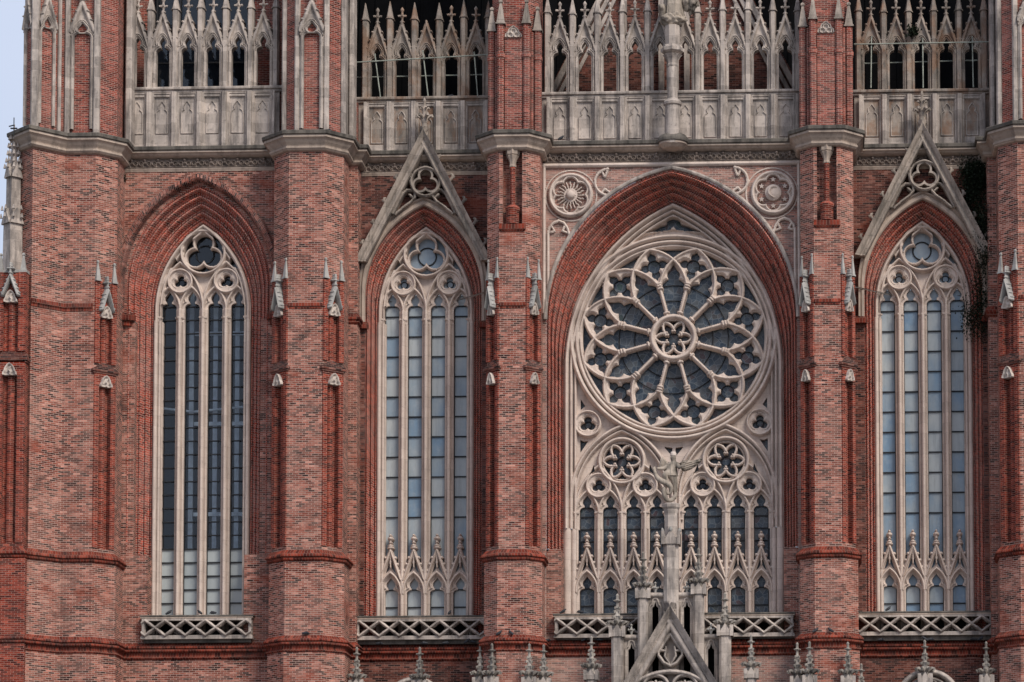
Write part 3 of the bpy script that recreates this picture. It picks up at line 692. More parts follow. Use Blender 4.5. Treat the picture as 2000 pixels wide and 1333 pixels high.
# the great rose window
def rose_window():
    yp, zc = 1.67, 29.14
    R = Relief(-214, 214, -272, 372, 1.1); a, c, vs = CFRAME[0] / K, CFRAME[1] / K, (zc - CFRAME[2]) / K
    A = R.arch(0, vs, a, c, 1e4); rr = np.hypot(R.U, R.V); th = np.degrees(np.arctan2(-R.V, R.U))
    R.add(A, .0)
    R.cut(R.circ(0, 0, 177))
    # top opening
    R.cut(R.polyin([(-55, -206), (-27, -221), (-14, -225), (-13, -231), (-8, -235), (0, -237), (8, -235), (13, -231), (14, -225), (27, -221), (55, -206), (24, -210), (5, -212), (0, -221), (-5, -212), (-24, -210)]))
    R.raise_(R.line([(-62, -204), (-27, -212), (0, -214), (27, -212), (62, -204)]), 3, 0, .12)
    R.raise_(np.abs(A - 30) + np.where(R.V > -205, 50, 0), 2.6, 0, .12)
    # side trefoils and triangles
    for q in (-1, 1):
        trefoil_disc(R, q * 166, 166, 24, 7.6, 8.0)
        R.cut(R.polyin([(q * 180, 116), (q * 171, 130), (q * 180, 138)])); R.cut(R.polyin([(q * 181, 196), (q * 181, 222), (q * 165, 198), (q * 173, 199)]))
        R.cut(R.polyin([(q * 3, 213), (q * 19, 211), (q * 10, 222), (q * 3, 230)]))
    # wheel
    P = lambda r, t: (r * math.cos(math.radians(t)), -r * math.sin(math.radians(t)))
    def circ3(p, q, s):
        ax, ay, bx, by, cx, cy = *p, *q, *s; d = 2 * (ax * (by - cy) + bx * (cy - ay) + cx * (ay - by))
        ux = ((ax * ax + ay * ay) * (by - cy) + (bx * bx + by * by) * (cy - ay) + (cx * cx + cy * cy) * (ay - by)) / d
        uy = ((ax * ax + ay * ay) * (cx - bx) + (bx * bx + by * by) * (ax - cx) + (cx * cx + cy * cy) * (bx - ax)) / d
        return ux, uy
    def arcpts(p, q, s, n=9):
        ux, uy = circ3(p, q, s); a0 = math.atan2(p[1] - uy, p[0] - ux); a1 = math.atan2(s[1] - uy, s[0] - ux); r = math.hypot(p[0] - ux, p[1] - uy)
        d = (a1 - a0 + PI) % (2 * PI) - PI
        return [(ux + r * math.cos(a0 + d * i / n), uy + r * math.sin(a0 + d * i / n)) for i in range(n + 1)]
    bars, lens, petals = [], [], []
    for k in range(12):
        t = 15 + 30 * k
        ap = arcpts(P(101, t), P(153, t + 15), P(179, t + 30), 12); am = arcpts(P(101, t), P(153, t - 15), P(179, t - 30), 12)
        bars += [ap, am]
        lens.append(ap[:6 + 1] + arcpts(P(101, t + 30), P(153, t + 15), P(179, t), 12)[6:] + list(reversed(arcpts(P(101, t - 30), P(153, t - 15), P(179, t), 12)[6:])) + list(reversed(am[:7])))
        petals.append([P(48, t - 15 + 15 - 15 + .0)] if 0 else None)
    # cusped plates in the lens cells
    for k in range(12):
        t = 15 + 30 * k; F = R.circ(*P(147, t), 13.2)
        for q in range(4):
            cx, cy = P(147, t); an = math.radians(t + 90 * q); F = np.maximum(F, R.circ(cx + 17 * math.cos(an), cy - 17 * math.sin(an), 8.6))
            F = np.maximum(F, R.polyin([(cx + 20 * math.cos(an) + 6 * math.sin(an), cy - 20 * math.sin(an) + 6 * math.cos(an)), (cx + 30 * math.cos(an), cy - 30 * math.sin(an)), (cx + 20 * math.cos(an) - 6 * math.sin(an), cy - 20 * math.sin(an) - 6 * math.cos(an))]))
        cell = R.polyin(lens[k]); R.add(np.minimum(cell + 1, -F), np.clip(.0 + .03 * np.maximum(-F, 0), 0, .10))
        # petal lights: cusped heads between the spokes
        m = 30 * k + 90; cell = R.polyin([P(50, m - 14.2), P(101, m - 14.5)] + [p for p in arcpts(P(101, m - 15), P(153, m), P(179, m + 15), 12)[:7]] + list(reversed(arcpts(P(101, m + 15), P(153, m), P(179, m - 15), 12)[:6])) + [P(50, m + 14.2)])
        ur, ut = math.cos(math.radians(m)), -math.sin(math.radians(m)); ra = R.U * ur + R.V * ut; ta = -R.U * ut + R.V * ur
        body = np.minimum(np.minimum(ra * math.sin(math.radians(15)) - np.abs(ta) * math.cos(math.radians(15)) - 5.0, 26 - np.hypot(np.maximum(ra - 93, 0), ta) ), 200)
        head = np.maximum(R.circ(*P(125, m), 12.4), R.polyin([(P(130, m)[0] - 10 * ut * -1 * -1, P(130, m)[1] + 10 * ur), P(147, m), (P(130, m)[0] + 10 * ut * -1 * -1, P(130, m)[1] - 10 * ur)]))
        F = np.maximum(np.maximum(body, head), np.minimum(8 - np.abs(ta), np.minimum(ra - 105, 128 - ra)))
        R.add(np.minimum(np.minimum(cell + 1, -F), ra - 92), np.clip(.03 * np.maximum(-F, 0), 0, .08))
    R.add(np.minimum(R.circ(0, 0, 179), rr - 175.5), .05)
    d = np.full(R.U.shape, 1e3)
    for b in bars: d = np.minimum(d, R.line(b))
    R.roll(d, 3.35, .0, .18)
    for k in range(12):
        t = 15 + 30 * k; R.roll(R.line([P(44, t), P(104, t)]), 3.7, .02, .18)
        for r, w, h in ((99, 7.2, .24), (104, 6.4, .25), (109, 7.6, .22), (50, 6.6, .23)):
            x, y = P(r, t); x0, y0 = x - 3 * math.sin(math.radians(t)), y - 3 * math.cos(math.radians(t)); x1, y1 = x + 3 * math.sin(math.radians(t)), y + 3 * math.cos(math.radians(t))
            R.roll(R.line([(x0, y0), (x1, y1)]), w * .5, .02, h)
    def flower(cx, cy, ro, ri, w):
        d = np.full(R.U.shape, 1e3); k6 = []
        for k in range(6):
            tip = (cx + ro * math.cos(k * PI / 3), cy - ro * math.sin(k * PI / 3))
            for s in (-1, 1):
                an = k * PI / 3 + s * PI / 6; j = (cx + ri * math.cos(an), cy - ri * math.sin(an)); mid = ((tip[0] + j[0]) / 2, (tip[1] + j[1]) / 2)
                tx, ty = math.sin(k * PI / 3), math.cos(k * PI / 3); b = ro * .13 * -s
                mid = (mid[0] + tx * b, mid[1] + ty * b); d = np.minimum(d, R.line(arcpts(tip, mid, j, 7)))
            an = k * PI / 3 + PI / 6
            k6.append((cx + (ri - 1) * math.cos(an), cy - (ri - 1) * math.sin(an)))
        R.roll(d, w, .02, .13)
        for x, y in k6:
            for ox, oy in ((0, -1), (-.9, .6), (.9, .6)): R.roll(np.hypot(R.U - x - ox * w, R.V - y - oy * w), w * .95, .04, .16)
    R.roll(np.abs(rr - 41), 6.0, .0, .24); R.roll(np.abs(rr - 36), 2.0, .0, .12)
    flower(0, 0, 35, 16, 2.5)
    for r, w, h in ((179.5, 3, .17), (187, 4.6, .25), (197, 5.2, .30)): R.raise_(np.abs(rr - r), w, .0, h)
    # the two sub-arches
    for q in (-1, 1):
        cx = q * 100.2; SA = R.arch(cx, 311.5, 102, 50.5, 1e4)
        light_group(R, cx, 327.5, small=-41)
        R.raise_(np.abs(SA - 4.5) + np.where(rr < 183, 50, 0), 4.6, 0, .26); R.raise_(np.abs(SA - 12.5) + np.where(rr < 196, 50, 0), 3.2, 0, .20)
        ry = 239.4; R.cut(R.circ(cx, ry, 34.5)); flower(cx, ry, 35.5, 16.5, 2.5)
        R.raise_(np.abs(R.circ(cx, ry, 43)), 4.2, 0, .22); R.raise_(np.abs(R.circ(cx, ry, 36.5)), 1.6, 0, .09)
        for s in (-1, 1): R.cut(R.polyin([(cx + s * 54, 244), (cx + s * 64, 268), (cx + s * 52, 258)]))
    R.raise_(np.abs(A - 5), 5.2, 0, .34); R.raise_(np.abs(A - 14), 3.6, 0, .27); R.raise_(np.abs(A - 22), 3.2, 0, .20)
    win = R.build('rose_window', M['stone'], CA, (0, yp, zc), thick=.25)
    zb = zc - 371 * K; zs = 18.01; LOW = 16.9; h = zb - LOW
    jm = jamb_mesh(h, 27 * K); j = link('jamb_shaft', jm, win, (-211.5 * K, 0, LOW - zc)); place(j, win, (211.5 * K, 0, LOW - zc), 0, (-1, 1, 1))
    mm = mull_mesh(h, .177); first = None
    us = [q * 100.2 + p * 44.9 for q in (-1, 1) for p in (-1, 0, 1)]
    for u in us:
        if first is None: first = link('mullion', mm, win, (u * K, 0, LOW - zc))
        else: place(first, win, (u * K, 0, LOW - zc))
    cp = MB(); cp.prism([(-.30, .2), (-.30, -.1), (-.2, -.2), (.2, -.2), (.30, -.1), (.30, .2)], 0, h + .1); cp.build('centre_pier', M['stone'], win, (0, 0, LOW - zc))
    for u in us + [-205, -191, 191, 205, -14, 14]:
        link('capital', CAPM, win, (u * K, -.12, -(327.5 + 13) * K), random.uniform(0, 1))
    zsh = zc - 327.5 * K; cuts = [zs + .355, zs + 1.06] + [zsh - .37 - .50 * q for q in range(0, 3)] + [zsh]
    cuts = sorted(c for c in cuts if c < zsh + .01)
    for q in (-1, 1):
        for p in range(4):
            u = q * 100.2 + (p - 1.5) * 44.9
            link('pane', pane_mesh('pane', -.42, .42, [16.9] + cuts + [zsh + .52], M['stained'], .004), win, (u * K, .22, -zc))
            link('glazing_bar', bars_mesh(-.30, .30, cuts, 16.9, zsh), win, (u * K, .2, -zc)); link('base_gablet', BASEG, win, (u * K, -.03, zs - zc))
    disc = MB(); pts = [(3.78 * math.cos(2 * PI * i / 48), .22, 3.78 * math.sin(2 * PI * i / 48)) for i in range(48)]; disc.poly(pts); disc.build('pane', M['stained'], win)
    for q in (-1, 1):
        mb = MB(); mb.poly([(q * 100.2 * K + .95 * math.cos(t), .23, -239.4 * K + .95 * math.sin(t)) for t in [2 * PI * i / 24 for i in range(24)]]); mb.build('pane', M['stained'], win)
        mb = MB(); mb.poly([(q * 100.2 * K - 1.75, .24, -301 * K), (q * 100.2 * K + 1.75, .24, -301 * K), (q * 100.2 * K + 1.75, .24, -236 * K), (q * 100.2 * K - 1.75, .24, -236 * K)]); mb.build('pane', M['stained'], win)
        mb = MB(); mb.poly([(q * 140 * K, .25, -228 * K), (q * 186 * K, .25, -228 * K), (q * 186 * K, .25, -105 * K), (q * 140 * K, .25, -105 * K)]); mb.build('pane', M['stained'], win)
    mb = MB(); mb.poly([(-70 * K, .25, 200 * K), (70 * K, .25, 200 * K), (70 * K, .25, 240 * K), (-70 * K, .25, 240 * K)]); mb.build('pane', M['stained'], win)
    mb = MB(); mb.poly([(-25 * K, .25, -233 * K), (25 * K, .25, -233 * K), (25 * K, .25, -205 * K), (-25 * K, .25, -205 * K)]); mb.build('pane', M['stained'], win)
    rb = MB()
    ring = lambda cx, cy, r, w, n=40: rb.tube([((cx + r * math.cos(t)) * K, .17, (-cy + r * math.sin(t)) * K) for t in [2 * PI * q / n for q in range(n)]], w, 5, True)
    ring(0, 0, 76, .022, 72); ring(0, 0, 106, .022, 72); ring(0, 0, 12, .018, 16)
    for k in range(12): ring(*P(147, 15 + 30 * k), 12.5, .02, 20)
    for q in (-1, 1): ring(q * 100.2, 239.4, 9, .02, 16); ring(q * 166, 166, 7, .02, 16)
    for q in (-1, 1):
        for s in (-1, 1): ring(q * 100.2 + s * 44.9, 286.5, 6.2, .018, 16)
    rb.build('glazing_bar', M['iron'], win)
    ap = MB(); ap.box(-3.9, 3.9, .10, .18, 16.9, SILL - .12); ap.build('shade_panel', M['iron'], win, (0, 0, -zc))  # added black panel, darkness of the low lights put into its colour
    return win
rose_window()
# ------------------------------------------------------------------ piers
def recess(L, r_out, r_in, w_in, roll):
    h = L / 2; p = [(-h + .005, 0), (-h + .005, r_out), (-w_in, r_out), (-w_in, -r_in), (-roll * 1.02 - .0, -r_in)]
    p += [(roll * math.cos(PI - PI * q / 8), -r_in + roll * math.sin(PI * q / 8)) for q in range(9)]
    return p + [(roll * 1.02, -r_in), (w_in, -r_in), (w_in, r_out), (h - .005, r_out), (h - .005, 0)]
def on_face(p, q, prof):
    p, q = Vector(p), Vector(q); L = (q - p).length; t = (q - p) / L; n = Vector((t.y, -t.x)); m = (p + q) / 2
    return [tuple(m + t * u + n * o) for u, o in prof]

# shared stone pieces of the buttress niches (local: x along the face, -y outwards)
def niche_head_mesh():
    R = Relief(-14, 14, -23, 1, .6)
    out = [(-12.5, 0), (-12.2, -4), (-9.5, -8), (-8.2, -13), (-4.5, -18.5), (0, -21.5), (4.5, -18.5), (8.2, -13), (9.5, -8), (12.2, -4), (12.5, 0)]
    D = R.polyin(out); R.add(D, .02 + .012 * np.clip(D - 3, 0, 5)); R.raise_(R.line(out), 3.4, .02, .10)
    R.raise_(R.line([(2, -14), (-1, -8), (2, -5), (1, 0)]), 1.8, .03, .10)
    return R.mesh('niche_head', M['white'], .2)
def niche_gablet_mesh():
    R = Relief(-17, 17, -80, -8, .6)
    for q in (-1, 1):
        R.roll(R.line([(0, -52), (q * 13, -13)]), 3.2, 0, .14); R.raise_(R.line([(0, -52), (q * 12, -13)]), 1.2, .08, .17)
        for i in range(4): t = .22 + .22 * i; R.roll(np.hypot(R.U - q * (13 * t + 2.6), R.V + 52 - 39 * t), 2.2, .02, .13)
    R.roll(R.line([(0, -48), (0, -77)]), 1.9, .02, .12); R.roll(R.line([(-5, -66), (5, -66)]), 2.0, .02, .13); R.roll(np.hypot(R.U, R.V + 57), 3.2, .02, .15); R.roll(np.hypot(R.U, R.V + 71), 2.6, .02, .13)
    return R.mesh('niche_gablet', M['cap'], .12)
def spirelet_mesh(h, b, name='spirelet'):
    sq = lambda r: [(-r, -r), (r, -r), (r, r), (-r, r)]; mb = MB()
    mb.frustum(sq(b * 1.2), -.03, sq(b * 1.2), .03); mb.frustum(sq(b), .03, sq(b * .26), h * .86); mb.frustum(sq(b * .45), h * .86, sq(b * .5), h * .93); mb.frustum(sq(b * .5), h * .93, sq(b * .1), h)
    return mb.mesh(name, M['cap'])
def ledge_mesh(L):
    mb = MB(); h = L / 2; z = 27.30
    mb.sweep([(-h, .05), (-h, -.03), (h, -.03), (h, .05)], [(.03, z + .10), (.09, z + .07), (.09, z - .01), (.05, z - .04), (.05, z - .09), (.0, z - .11)])
    mb.poly([(-h - .08, -.11, z + .08), (h + .08, -.11, z + .08), (h * .45, -.02, z + .30), (0, .03, z + .40), (-h * .45, -.02, z + .30)]); return mb.mesh('niche_ledge', M['brick_dark'])
NH = link('niche_head', niche_head_mesh(), CA, (0, 0, 0)); NG = link('niche_gablet', niche_gablet_mesh(), CA)
SPIRE = link('spirelet', spirelet_mesh(.82, .10), CA)
PROTO = [NH, NG, SPIRE]
LEDGES = {}
def dress_face(par, p, q):
    """niche heads, gablet, ledge and spirelets on a buttress face from p to q"""
    p, q = Vector(p), Vector(q); L = (q - p).length; m = (p + q) / 2; t = (q - p) / L; n = Vector((t.y, -t.x)); ang = math.atan2(t.y, t.x); sx = min(1.0, L / .99 * 1.02)
    at = lambda u, o, z: (m.x + t.x * u + n.x * o, m.y + t.y * u + n.y * o, z)
    place(NH, par, at(0, .045, 26.70), ang, (sx, 1, 1)); place(NH, par, at(0, .03, 29.45), ang, (sx * .95, 1, 1.05)); place(NG, par, at(0, .06, 29.46), ang, (sx, 1, 1))
    k = round(L, 2)
    if k not in LEDGES: LEDGES[k] = link('niche_ledge', ledge_mesh(L), par, at(0, 0, 0), ang)
    else: place(LEDGES[k], par, at(0, 0, 0), ang)
    for s in (-1, 1): place(SPIRE, par, at(s * (L / 2 - .12 * sx), .02, 30.90), ang, (sx, sx, 1))

def pier(xc, F, hf, c, yl, yr, slot=False, faces=(True, True), lab=None):
    P = lambda e=0: [(xc - hf - c - e, yl), (xc - hf - c - e, F + c - e * .414), (xc - hf - e * .414, F - e), (xc + hf + e * .414, F - e), (xc + hf + c + e, F + c - e * .414), (xc + hf + c + e, yr)]
    L = c * math.sqrt(2); mb = MB(); base = P()
    def zone(prof, z0, z1, e=0):
        pl_ = P(e)
        if prof:
            n = len(prof); pl_ = pl_[:2] + on_face(base[1], base[2], prof) + pl_[2:4] + on_face(base[3], base[4], prof) + pl_[4:]
            mb.prism(pl_, z0, z1, alt=set(range(1, n + 2)) | set(range(n + 3, 2 * n + 4)))
        else: mb.prism(pl_, z0, z1)
    r = L / .99
    zone(None, 0, ZLB + .1, .14); zone(None, ZLB + .1, ZUB + .1, .10)
    lowp = recess(L, .05, .22, .27 * r, .15 * r); upp = recess(L, .07, .16, .265 * r, .13 * r)
    zone(None, ZUB + .1, 20.30); zone(lowp, 20.30, 26.72); zone([(-L / 2 + .005, 0), (-L / 2 + .005, .05), (L / 2 - .005, .05), (L / 2 - .005, 0)], 26.72, 27.40)
    zone(None, 27.40, 27.62); zone(upp, 27.62, 29.5); zone([(-L / 2 + .005, 0), (-L / 2 + .005, .07), (-.265 * r, .07), (-.265 * r, .005), (.265 * r, .005), (.265 * r, .07), (L / 2 - .005, .07), (L / 2 - .005, 0)], 29.5, 30.90)
    if slot:
        zone(None, 30.90, 32.76); b = P(); w = .385
        pl_ = b[:3] + [(xc - w, F), (xc - w, F + .42), (xc + w, F + .42), (xc + w, F)] + b[3:]
        mb.prism(pl_, 32.76, ZCB + .1)
    else: zone(None, 30.90, ZCB + .1)
    shaft = mb.build('buttress', [M['brick'], M['red']], CA)
    if lab: shaft['label'] = lab
    if faces[0]: dress_face(shaft, base[1], base[2])
    if faces[1]: dress_face(shaft, base[3], base[4])
    MB().sweep(P(.1), PROF_L).build('string_course', M['soldier'], shaft); MB().sweep(P(.05), PROF_U).build('string_course', M['soldier'], shaft)
    MB().sweep(P(), PROF_C).build('coping', M['grimy'], shaft); MB().sweep(P(), PROF_CB).build('cornice', M['cornice'], shaft)
    fs = MB(); fs.sweep([(xc - hf + .06, F + .05), (xc - hf + .06, F), (xc + hf - .06, F), (xc + hf - .06, F + .05)], [(-.02, 29.92), (.05, 29.87), (.06, 29.76), (.02, 29.72), (.02, 29.66), (-.02, 29.64)]); fs.build('string_course', M['soldier'], shaft)
    if slot:
        col = MB(); col.lathe([(.105, 33.7), (.105, 35.34)], 14, xc, F + .13); col.lathe([(.27, 33.03), (.27, 33.55), (.30, 33.6), (.30, 33.68), (.2, 33.76), (.105, 33.82)], 8, xc, F + .16, PI / 8); col.build('colonnette', M['red'], shaft, weld=True, angle=40)
        cap_ = MB(); cap_.lathe([(.11, 35.30), (.13, 35.32), (.13, 35.38), (.11, 35.40), (.12, 35.5), (.16, 35.62), (.23, 35.74), (.20, 35.77), (.25, 35.80), (.26, 35.92), (.26, 36.0)], 16, xc, F + .13, 0, .10, 8); cap_.build('capital', M['cornice'], shaft, weld=True, angle=40)
        sl = MB(); sl.sweep([(xc - .46, F + .3), (xc - .46, F - .02), (xc + .46, F - .02), (xc + .46, F + .3)], [(-.4, 33.03), (.06, 33.0), (.07, 32.80), (.0, 32.70)]); sl.build('sill', M['soldier'], shaft)
    return shaft, P

pier1, PL1 = pier(-14.27, -2.0, .68, .70, .05, 1.05, lab='buttress of the tower beside the dusty blue window')
pier2, PL2 = pier(-6.17, -1.7, .52, .52, 1.05, .05, True, lab='buttress with a brick colonnette under the sun roundel side')
pier3, PL3 = pier(6.17, -1.7, .52, .52, .05, 1.05, True, lab='buttress with a brick colonnette under the moon roundel side')
pier4, PL4 = pier(14.27, -2.0, .68, .70, 1.05, .05, lab='buttress of the tower beside the ivy')
# stepped returns where the towers meet the aisle bays
for par, s in ((pier1, -1), (pier4, 1)):
    x1, x2 = 12.92 * s, 12.54 * s; mb = MB()
    plan = [(x1, .12), (x2, .12), (x2, 1.05)] if s < 0 else [(x2, 1.05), (x2, .12), (x1, .12)]
    mb.prism(plan, 0, ZCB + .2, False, False); mb.build('tower_return', M['brick'], par)
    mb = MB(); mb.sweep(plan, [(-.02, 29.95), (.02, 29.93), (.14, 29.78), (.14, 29.70), (.08, 29.66), (.08, 29.58), (.0, 29.52)]); mb.build('string_course', M['soldier'], par)
    MB().sweep(plan, PROF_C).build('coping', M['grimy'], par); MB().sweep(plan, PROF_CB).build('cornice', M['cornice'], par); MB().sweep(plan, PROF_L).build('string_course', M['soldier'], par)

# left tower corner: front pier half, diagonal corner turret and its buttress
def corner():
    A = [(-25.55, 6.0), (-25.55, -2.32), (-24.84, -3.03), (-23.81, -2.0), (-22.60, -2.0), (-21.90, -1.30), (-21.90, .05)]
    def off(e):
        return [(-25.55 - e, 6.0), (-25.55 - e, -2.32 - e * .41), (-24.84, -3.03 - e * 1.41), (-23.81 + e * .41, -2.0 - e), (-22.60 + e * .41, -2.0 - e), (-21.90 + e, -1.30 - e * .41), (-21.90 + e, .05)]
    L = .99; mb = MB()
    def zone(prof, z0, z1, e=0):
        p = off(e)
        alt = ()
        if prof: p = p[:5] + on_face(A[4], A[5], prof) + p[5:]; alt = set(range(4, len(prof) + 5))
        mb.prism(p + [(-21.9, 6.0)], z0, z1, alt=alt)
    lowp = recess(L, .05, .22, .27, .15); upp = recess(L, .07, .16, .265, .13)
    zone(None, 0, ZLB + .1, .14); zone(None, ZLB + .1, ZUB + .1, .10); zone(None, ZUB + .1, 20.3); zone(lowp, 20.3, 26.72); zone([(-.49, 0), (-.49, .05), (.49, .05), (.49, 0)], 26.72, 27.4); zone(None, 27.4, 27.62)
    zone(upp, 27.62, 29.5); zone([(-.49, 0), (-.49, .07), (-.265, .07), (-.265, .005), (.265, .005), (.265, .07), (.49, .07), (.49, 0)], 29.5, 30.9); zone(None, 30.9, ZCB + .1)
    sh = mb.build('buttress', [M['brick'], M['red']], CA); sh['label'] = 'corner turret of the left tower with a fold between two brick faces'
    dress_face(sh, A[4], A[5])
    for e, pr, nm, mt in ((.1, PROF_L, 'string_course', 'soldier'), (.05, PROF_U, 'string_course', 'soldier'), (0, PROF_C, 'coping', 'grimy'), (0, PROF_CB, 'cornice', 'cornice')):
        MB().sweep(off(e), pr).build(nm, M[mt], sh)
    fs = MB(); fs.sweep([A[2], A[3], (-22.66, -2.0)], [(-.02, 30.0), (.05, 29.95), (.07, 29.80), (.02, 29.74), (.02, 29.66), (-.02, 29.64)]); fs.build('string_course', M['soldier'], sh)
    # projecting niche buttress in front of the left face
    x0, x1, yf = -26.12, -24.95, -3.35; L = x1 - x0; F0, F1 = (x0, yf), (x1, yf)
    mb = MB(); zz = lambda prof, z0, z1, e=0: mb.prism([(x0 - e, 0), (x0 - e, yf - e)] + (on_face(F0, F1, prof) if prof else []) + [(x1 + e, yf - e), (x1 + e, -2.2)], z0, z1)
    zz(None, 0, ZUB, .12); zz(None, ZUB, 20.3); zz(recess(L, .05, .22, .29, .16), 20.3, 26.9); zz([(-L / 2 + .005, 0), (-L / 2 + .005, .05), (L / 2 - .005, .05), (L / 2 - .005, 0)], 26.9, 27.5); zz(None, 27.5, 27.8)
    zz(recess(L, .07, .16, .30, .14), 27.8, 29.75); zz([(-L / 2 + .005, 0), (-L / 2 + .005, .07), (-.30, .07), (-.30, .005), (.30, .005), (.30, .07), (L / 2 - .005, .07), (L / 2 - .005, 0)], 29.75, 30.9)
    for dz in (0,):
        b2 = mb
    # a lower, narrower buttress farther left
    mb.prism([(-27.4, 0), (-27.4, -2.9), (-26.35, -2.9), (-26.35, 0)], 0, 26.0); mb.prism([(-27.3, 0), (-27.3, -2.7), (-26.4, -2.7), (-26.4, 0)], 26.0, 30.4)
    bt = mb.build('buttress', M['red'], CA); bt['label'] = 'low red niche buttress carrying the tall stone pinnacle'
    for sw in (MB().sweep([(x0, -1), (x0, yf), (x1, yf), (x1, -2.4)], PROF_U), MB().sweep([(-27.4, 0), (-27.4, -2.9), (-26.35, -2.9)], [(0, 26.4), (.14, 26.1), (.14, 26.0), (0, 25.9)])): sw.build('string_course', M['soldier'], bt)
    MB().sweep([(x0, -1), (x0, yf), (x1, yf), (x1, -2.4)], PROF_L).build('string_course', M['soldier'], bt)
    m = (x0 + x1) / 2
    for z, o, k in ((26.85, .05, 1.0), (29.72, .03, .95)): place(NH, bt, (m, yf - o, z), 0, (k * 1.05, 1, 1.05))
    place(NG, bt, (m, yf - .06, 29.72), 0, (1.15, 1, .95))
    mb = MB(); z = 27.45; mb.sweep([(x0, -1), (x0, yf), (x1, yf), (x1, -2.4)], [(-.02, z + .36), (.09, z + .07), (.09, z - .01), (.05, z - .04), (.05, z - .09), (0, z - .11)]); mb.build('niche_ledge', M['brick_dark'], bt)
    for x in (x0 + .14, x1 - .14): place(SPIRE, bt, (x, yf + .1, 30.92), 0, (1.1, 1.1, .95))
    mb = MB(); mb.prism([(x0 - .04, 0), (x0 - .04, yf - .03), (x1 + .02, yf - .03), (x1 + .02, -2)], 30.9, 31.0); mb.build('coping', M['cap'], bt)
    hm = MB(); hm.box(-26.9, -26.5, -2.86, -2.6, 25.0, 26.6); hm.frustum([(-26.9, -2.86), (-26.5, -2.86), (-26.5, -2.6), (-26.9, -2.6)], 26.6, [(-26.72, -2.75), (-26.68, -2.75), (-26.68, -2.7), (-26.72, -2.7)], 27.6); hm.build('spirelet', M['cap'], bt)
    # tall stone pinnacle
    pin = MB(); cx, cy = -25.72, -2.55
    sq = lambda r: [(cx - r, cy), (cx, cy - r), (cx + r, cy), (cx, cy + r)]
    pin.frustum(sq(.40), 31.0, sq(.37), 33.2); pin.frustum(sq(.29), 33.2, sq(.28), 35.0); pin.frustum(sq(.20), 35.0, sq(.05), 36.6)
    for r, zb, h in ((.40, 33.0, .62), (.31, 34.85, .58)):
        ps = sq(r)
        for i in range(4):
            a, b = Vector(ps[i]), Vector(ps[(i + 1) % 4]); d = (b - a); n = Vector((d.y, -d.x)).normalized(); e = d * .04; a2, b2 = a - e + n * .07, b + e + n * .07; mid = (a2 + b2) / 2
            pin.poly([(*a2, zb), (*b2, zb), (*mid, zb + h)]); pin.poly([(*b2, zb), (cx, cy, zb), (cx, cy, zb + h), (*mid, zb + h)]); pin.poly([(*a2, zb), (*mid, zb + h), (cx, cy, zb + h), (cx, cy, zb)])
    for z, r in ((33.62, .42), (33.3, .46), (35.3, .34), (35.55, .28), (35.85, .23), (36.15, .20), (36.45, .17)):
        for i in range(8):
            t = PI / 4 * i + .3; x, y = cx + r * math.cos(t), cy + r * math.sin(t); s_ = .05
            pin.frustum([(x - s_, y - s_), (x + s_, y - s_), (x + s_, y + s_), (x - s_, y + s_)], z - .08, [(x - s_ * .3, y - s_ * .3), (x + s_ * .3, y - s_ * .3), (x + s_ * .3, y + s_ * .3), (x - s_ * .3, y + s_ * .3)], z + .10)
    pin.tube([(cx, cy, 36.5), (cx, cy, 37.0)], .03, 5)
    o = pin.build('pinnacle', M['ashlar'], CA); o['label'] = 'tall gabled stone pinnacle against the sky at the tower corner'
    return sh, off
pier0, PL0 = corner()

# ------------------------------------------------------------------ bay cornices, friezes, string courses
def frieze(x0, x1, y, zt, par):
    k = K; n = int((x1 - x0) / k); R = Relief(0, n, 0, 18, 1.1); u = (R.U % 25.6) - 12.8; v = R.V
    R.add(np.full(R.U.shape, 5.0), .0)
    def rl(d, w, h): R.H = np.maximum(R.H, h * np.sqrt(np.maximum(0, 1 - np.clip(d / w, 0, 1) ** 2)))
    rl(np.hypot(u, (v - 4)), 3.6, .13); rl(np.hypot(u / 1.2, (v - 9)), 3.0, .09)
    for q in (-1, 1):
        rl(np.abs(np.hypot(u - q * 7.4, v - 10) - 3.9), 1.3, .09); rl(np.hypot(u - q * 7.4, v - 10.4), 1.5, .08); rl(np.hypot(u - q * 12.6, (v - 6) / 1.8), 1.6, .07); rl(np.hypot(u - q * 4, (v - 14.5)), 1.6, .07)
    rl(np.abs(v - 17.4), 1.2, .06)
    R.build('frieze', M['carved'], par, (x0, y - .01, zt), thick=.02)
def bay_trim(par, x0, x1, y, lich=False):
    MB().sweep([(x0, y), (x1, y)], PROF_C).build('coping', M['grimy'], par); MB().sweep([(x0, y), (x1, y)], PROF_B).build('cornice', M['cornice'], par)
    frieze(x0 + .02, x1 - .02, y, ZCT - .40, par)
    MB().sweep([(x0, y), (x1, y)], [(-.02, ZCT - .77), (.05, ZCT - .77), (.07, ZCT - .82), (.04, ZCT - .88), (.02, ZCT - .93), (-.02, ZCT - .93)]).build('fillet', M['cornice'], par)
    MB().sweep([(x0, y), (x1, y)], PROF_L).build('string_course', M['soldier'], par)
bay_trim(w1, -21.9, -15.65, 0.0); bay_trim(WALLS[2], -12.54, -7.2, 1.0); bay_trim(w3, -5.14, 5.14, 0.0); bay_trim(WALLS[4], 7.2, 12.54, 1.0)

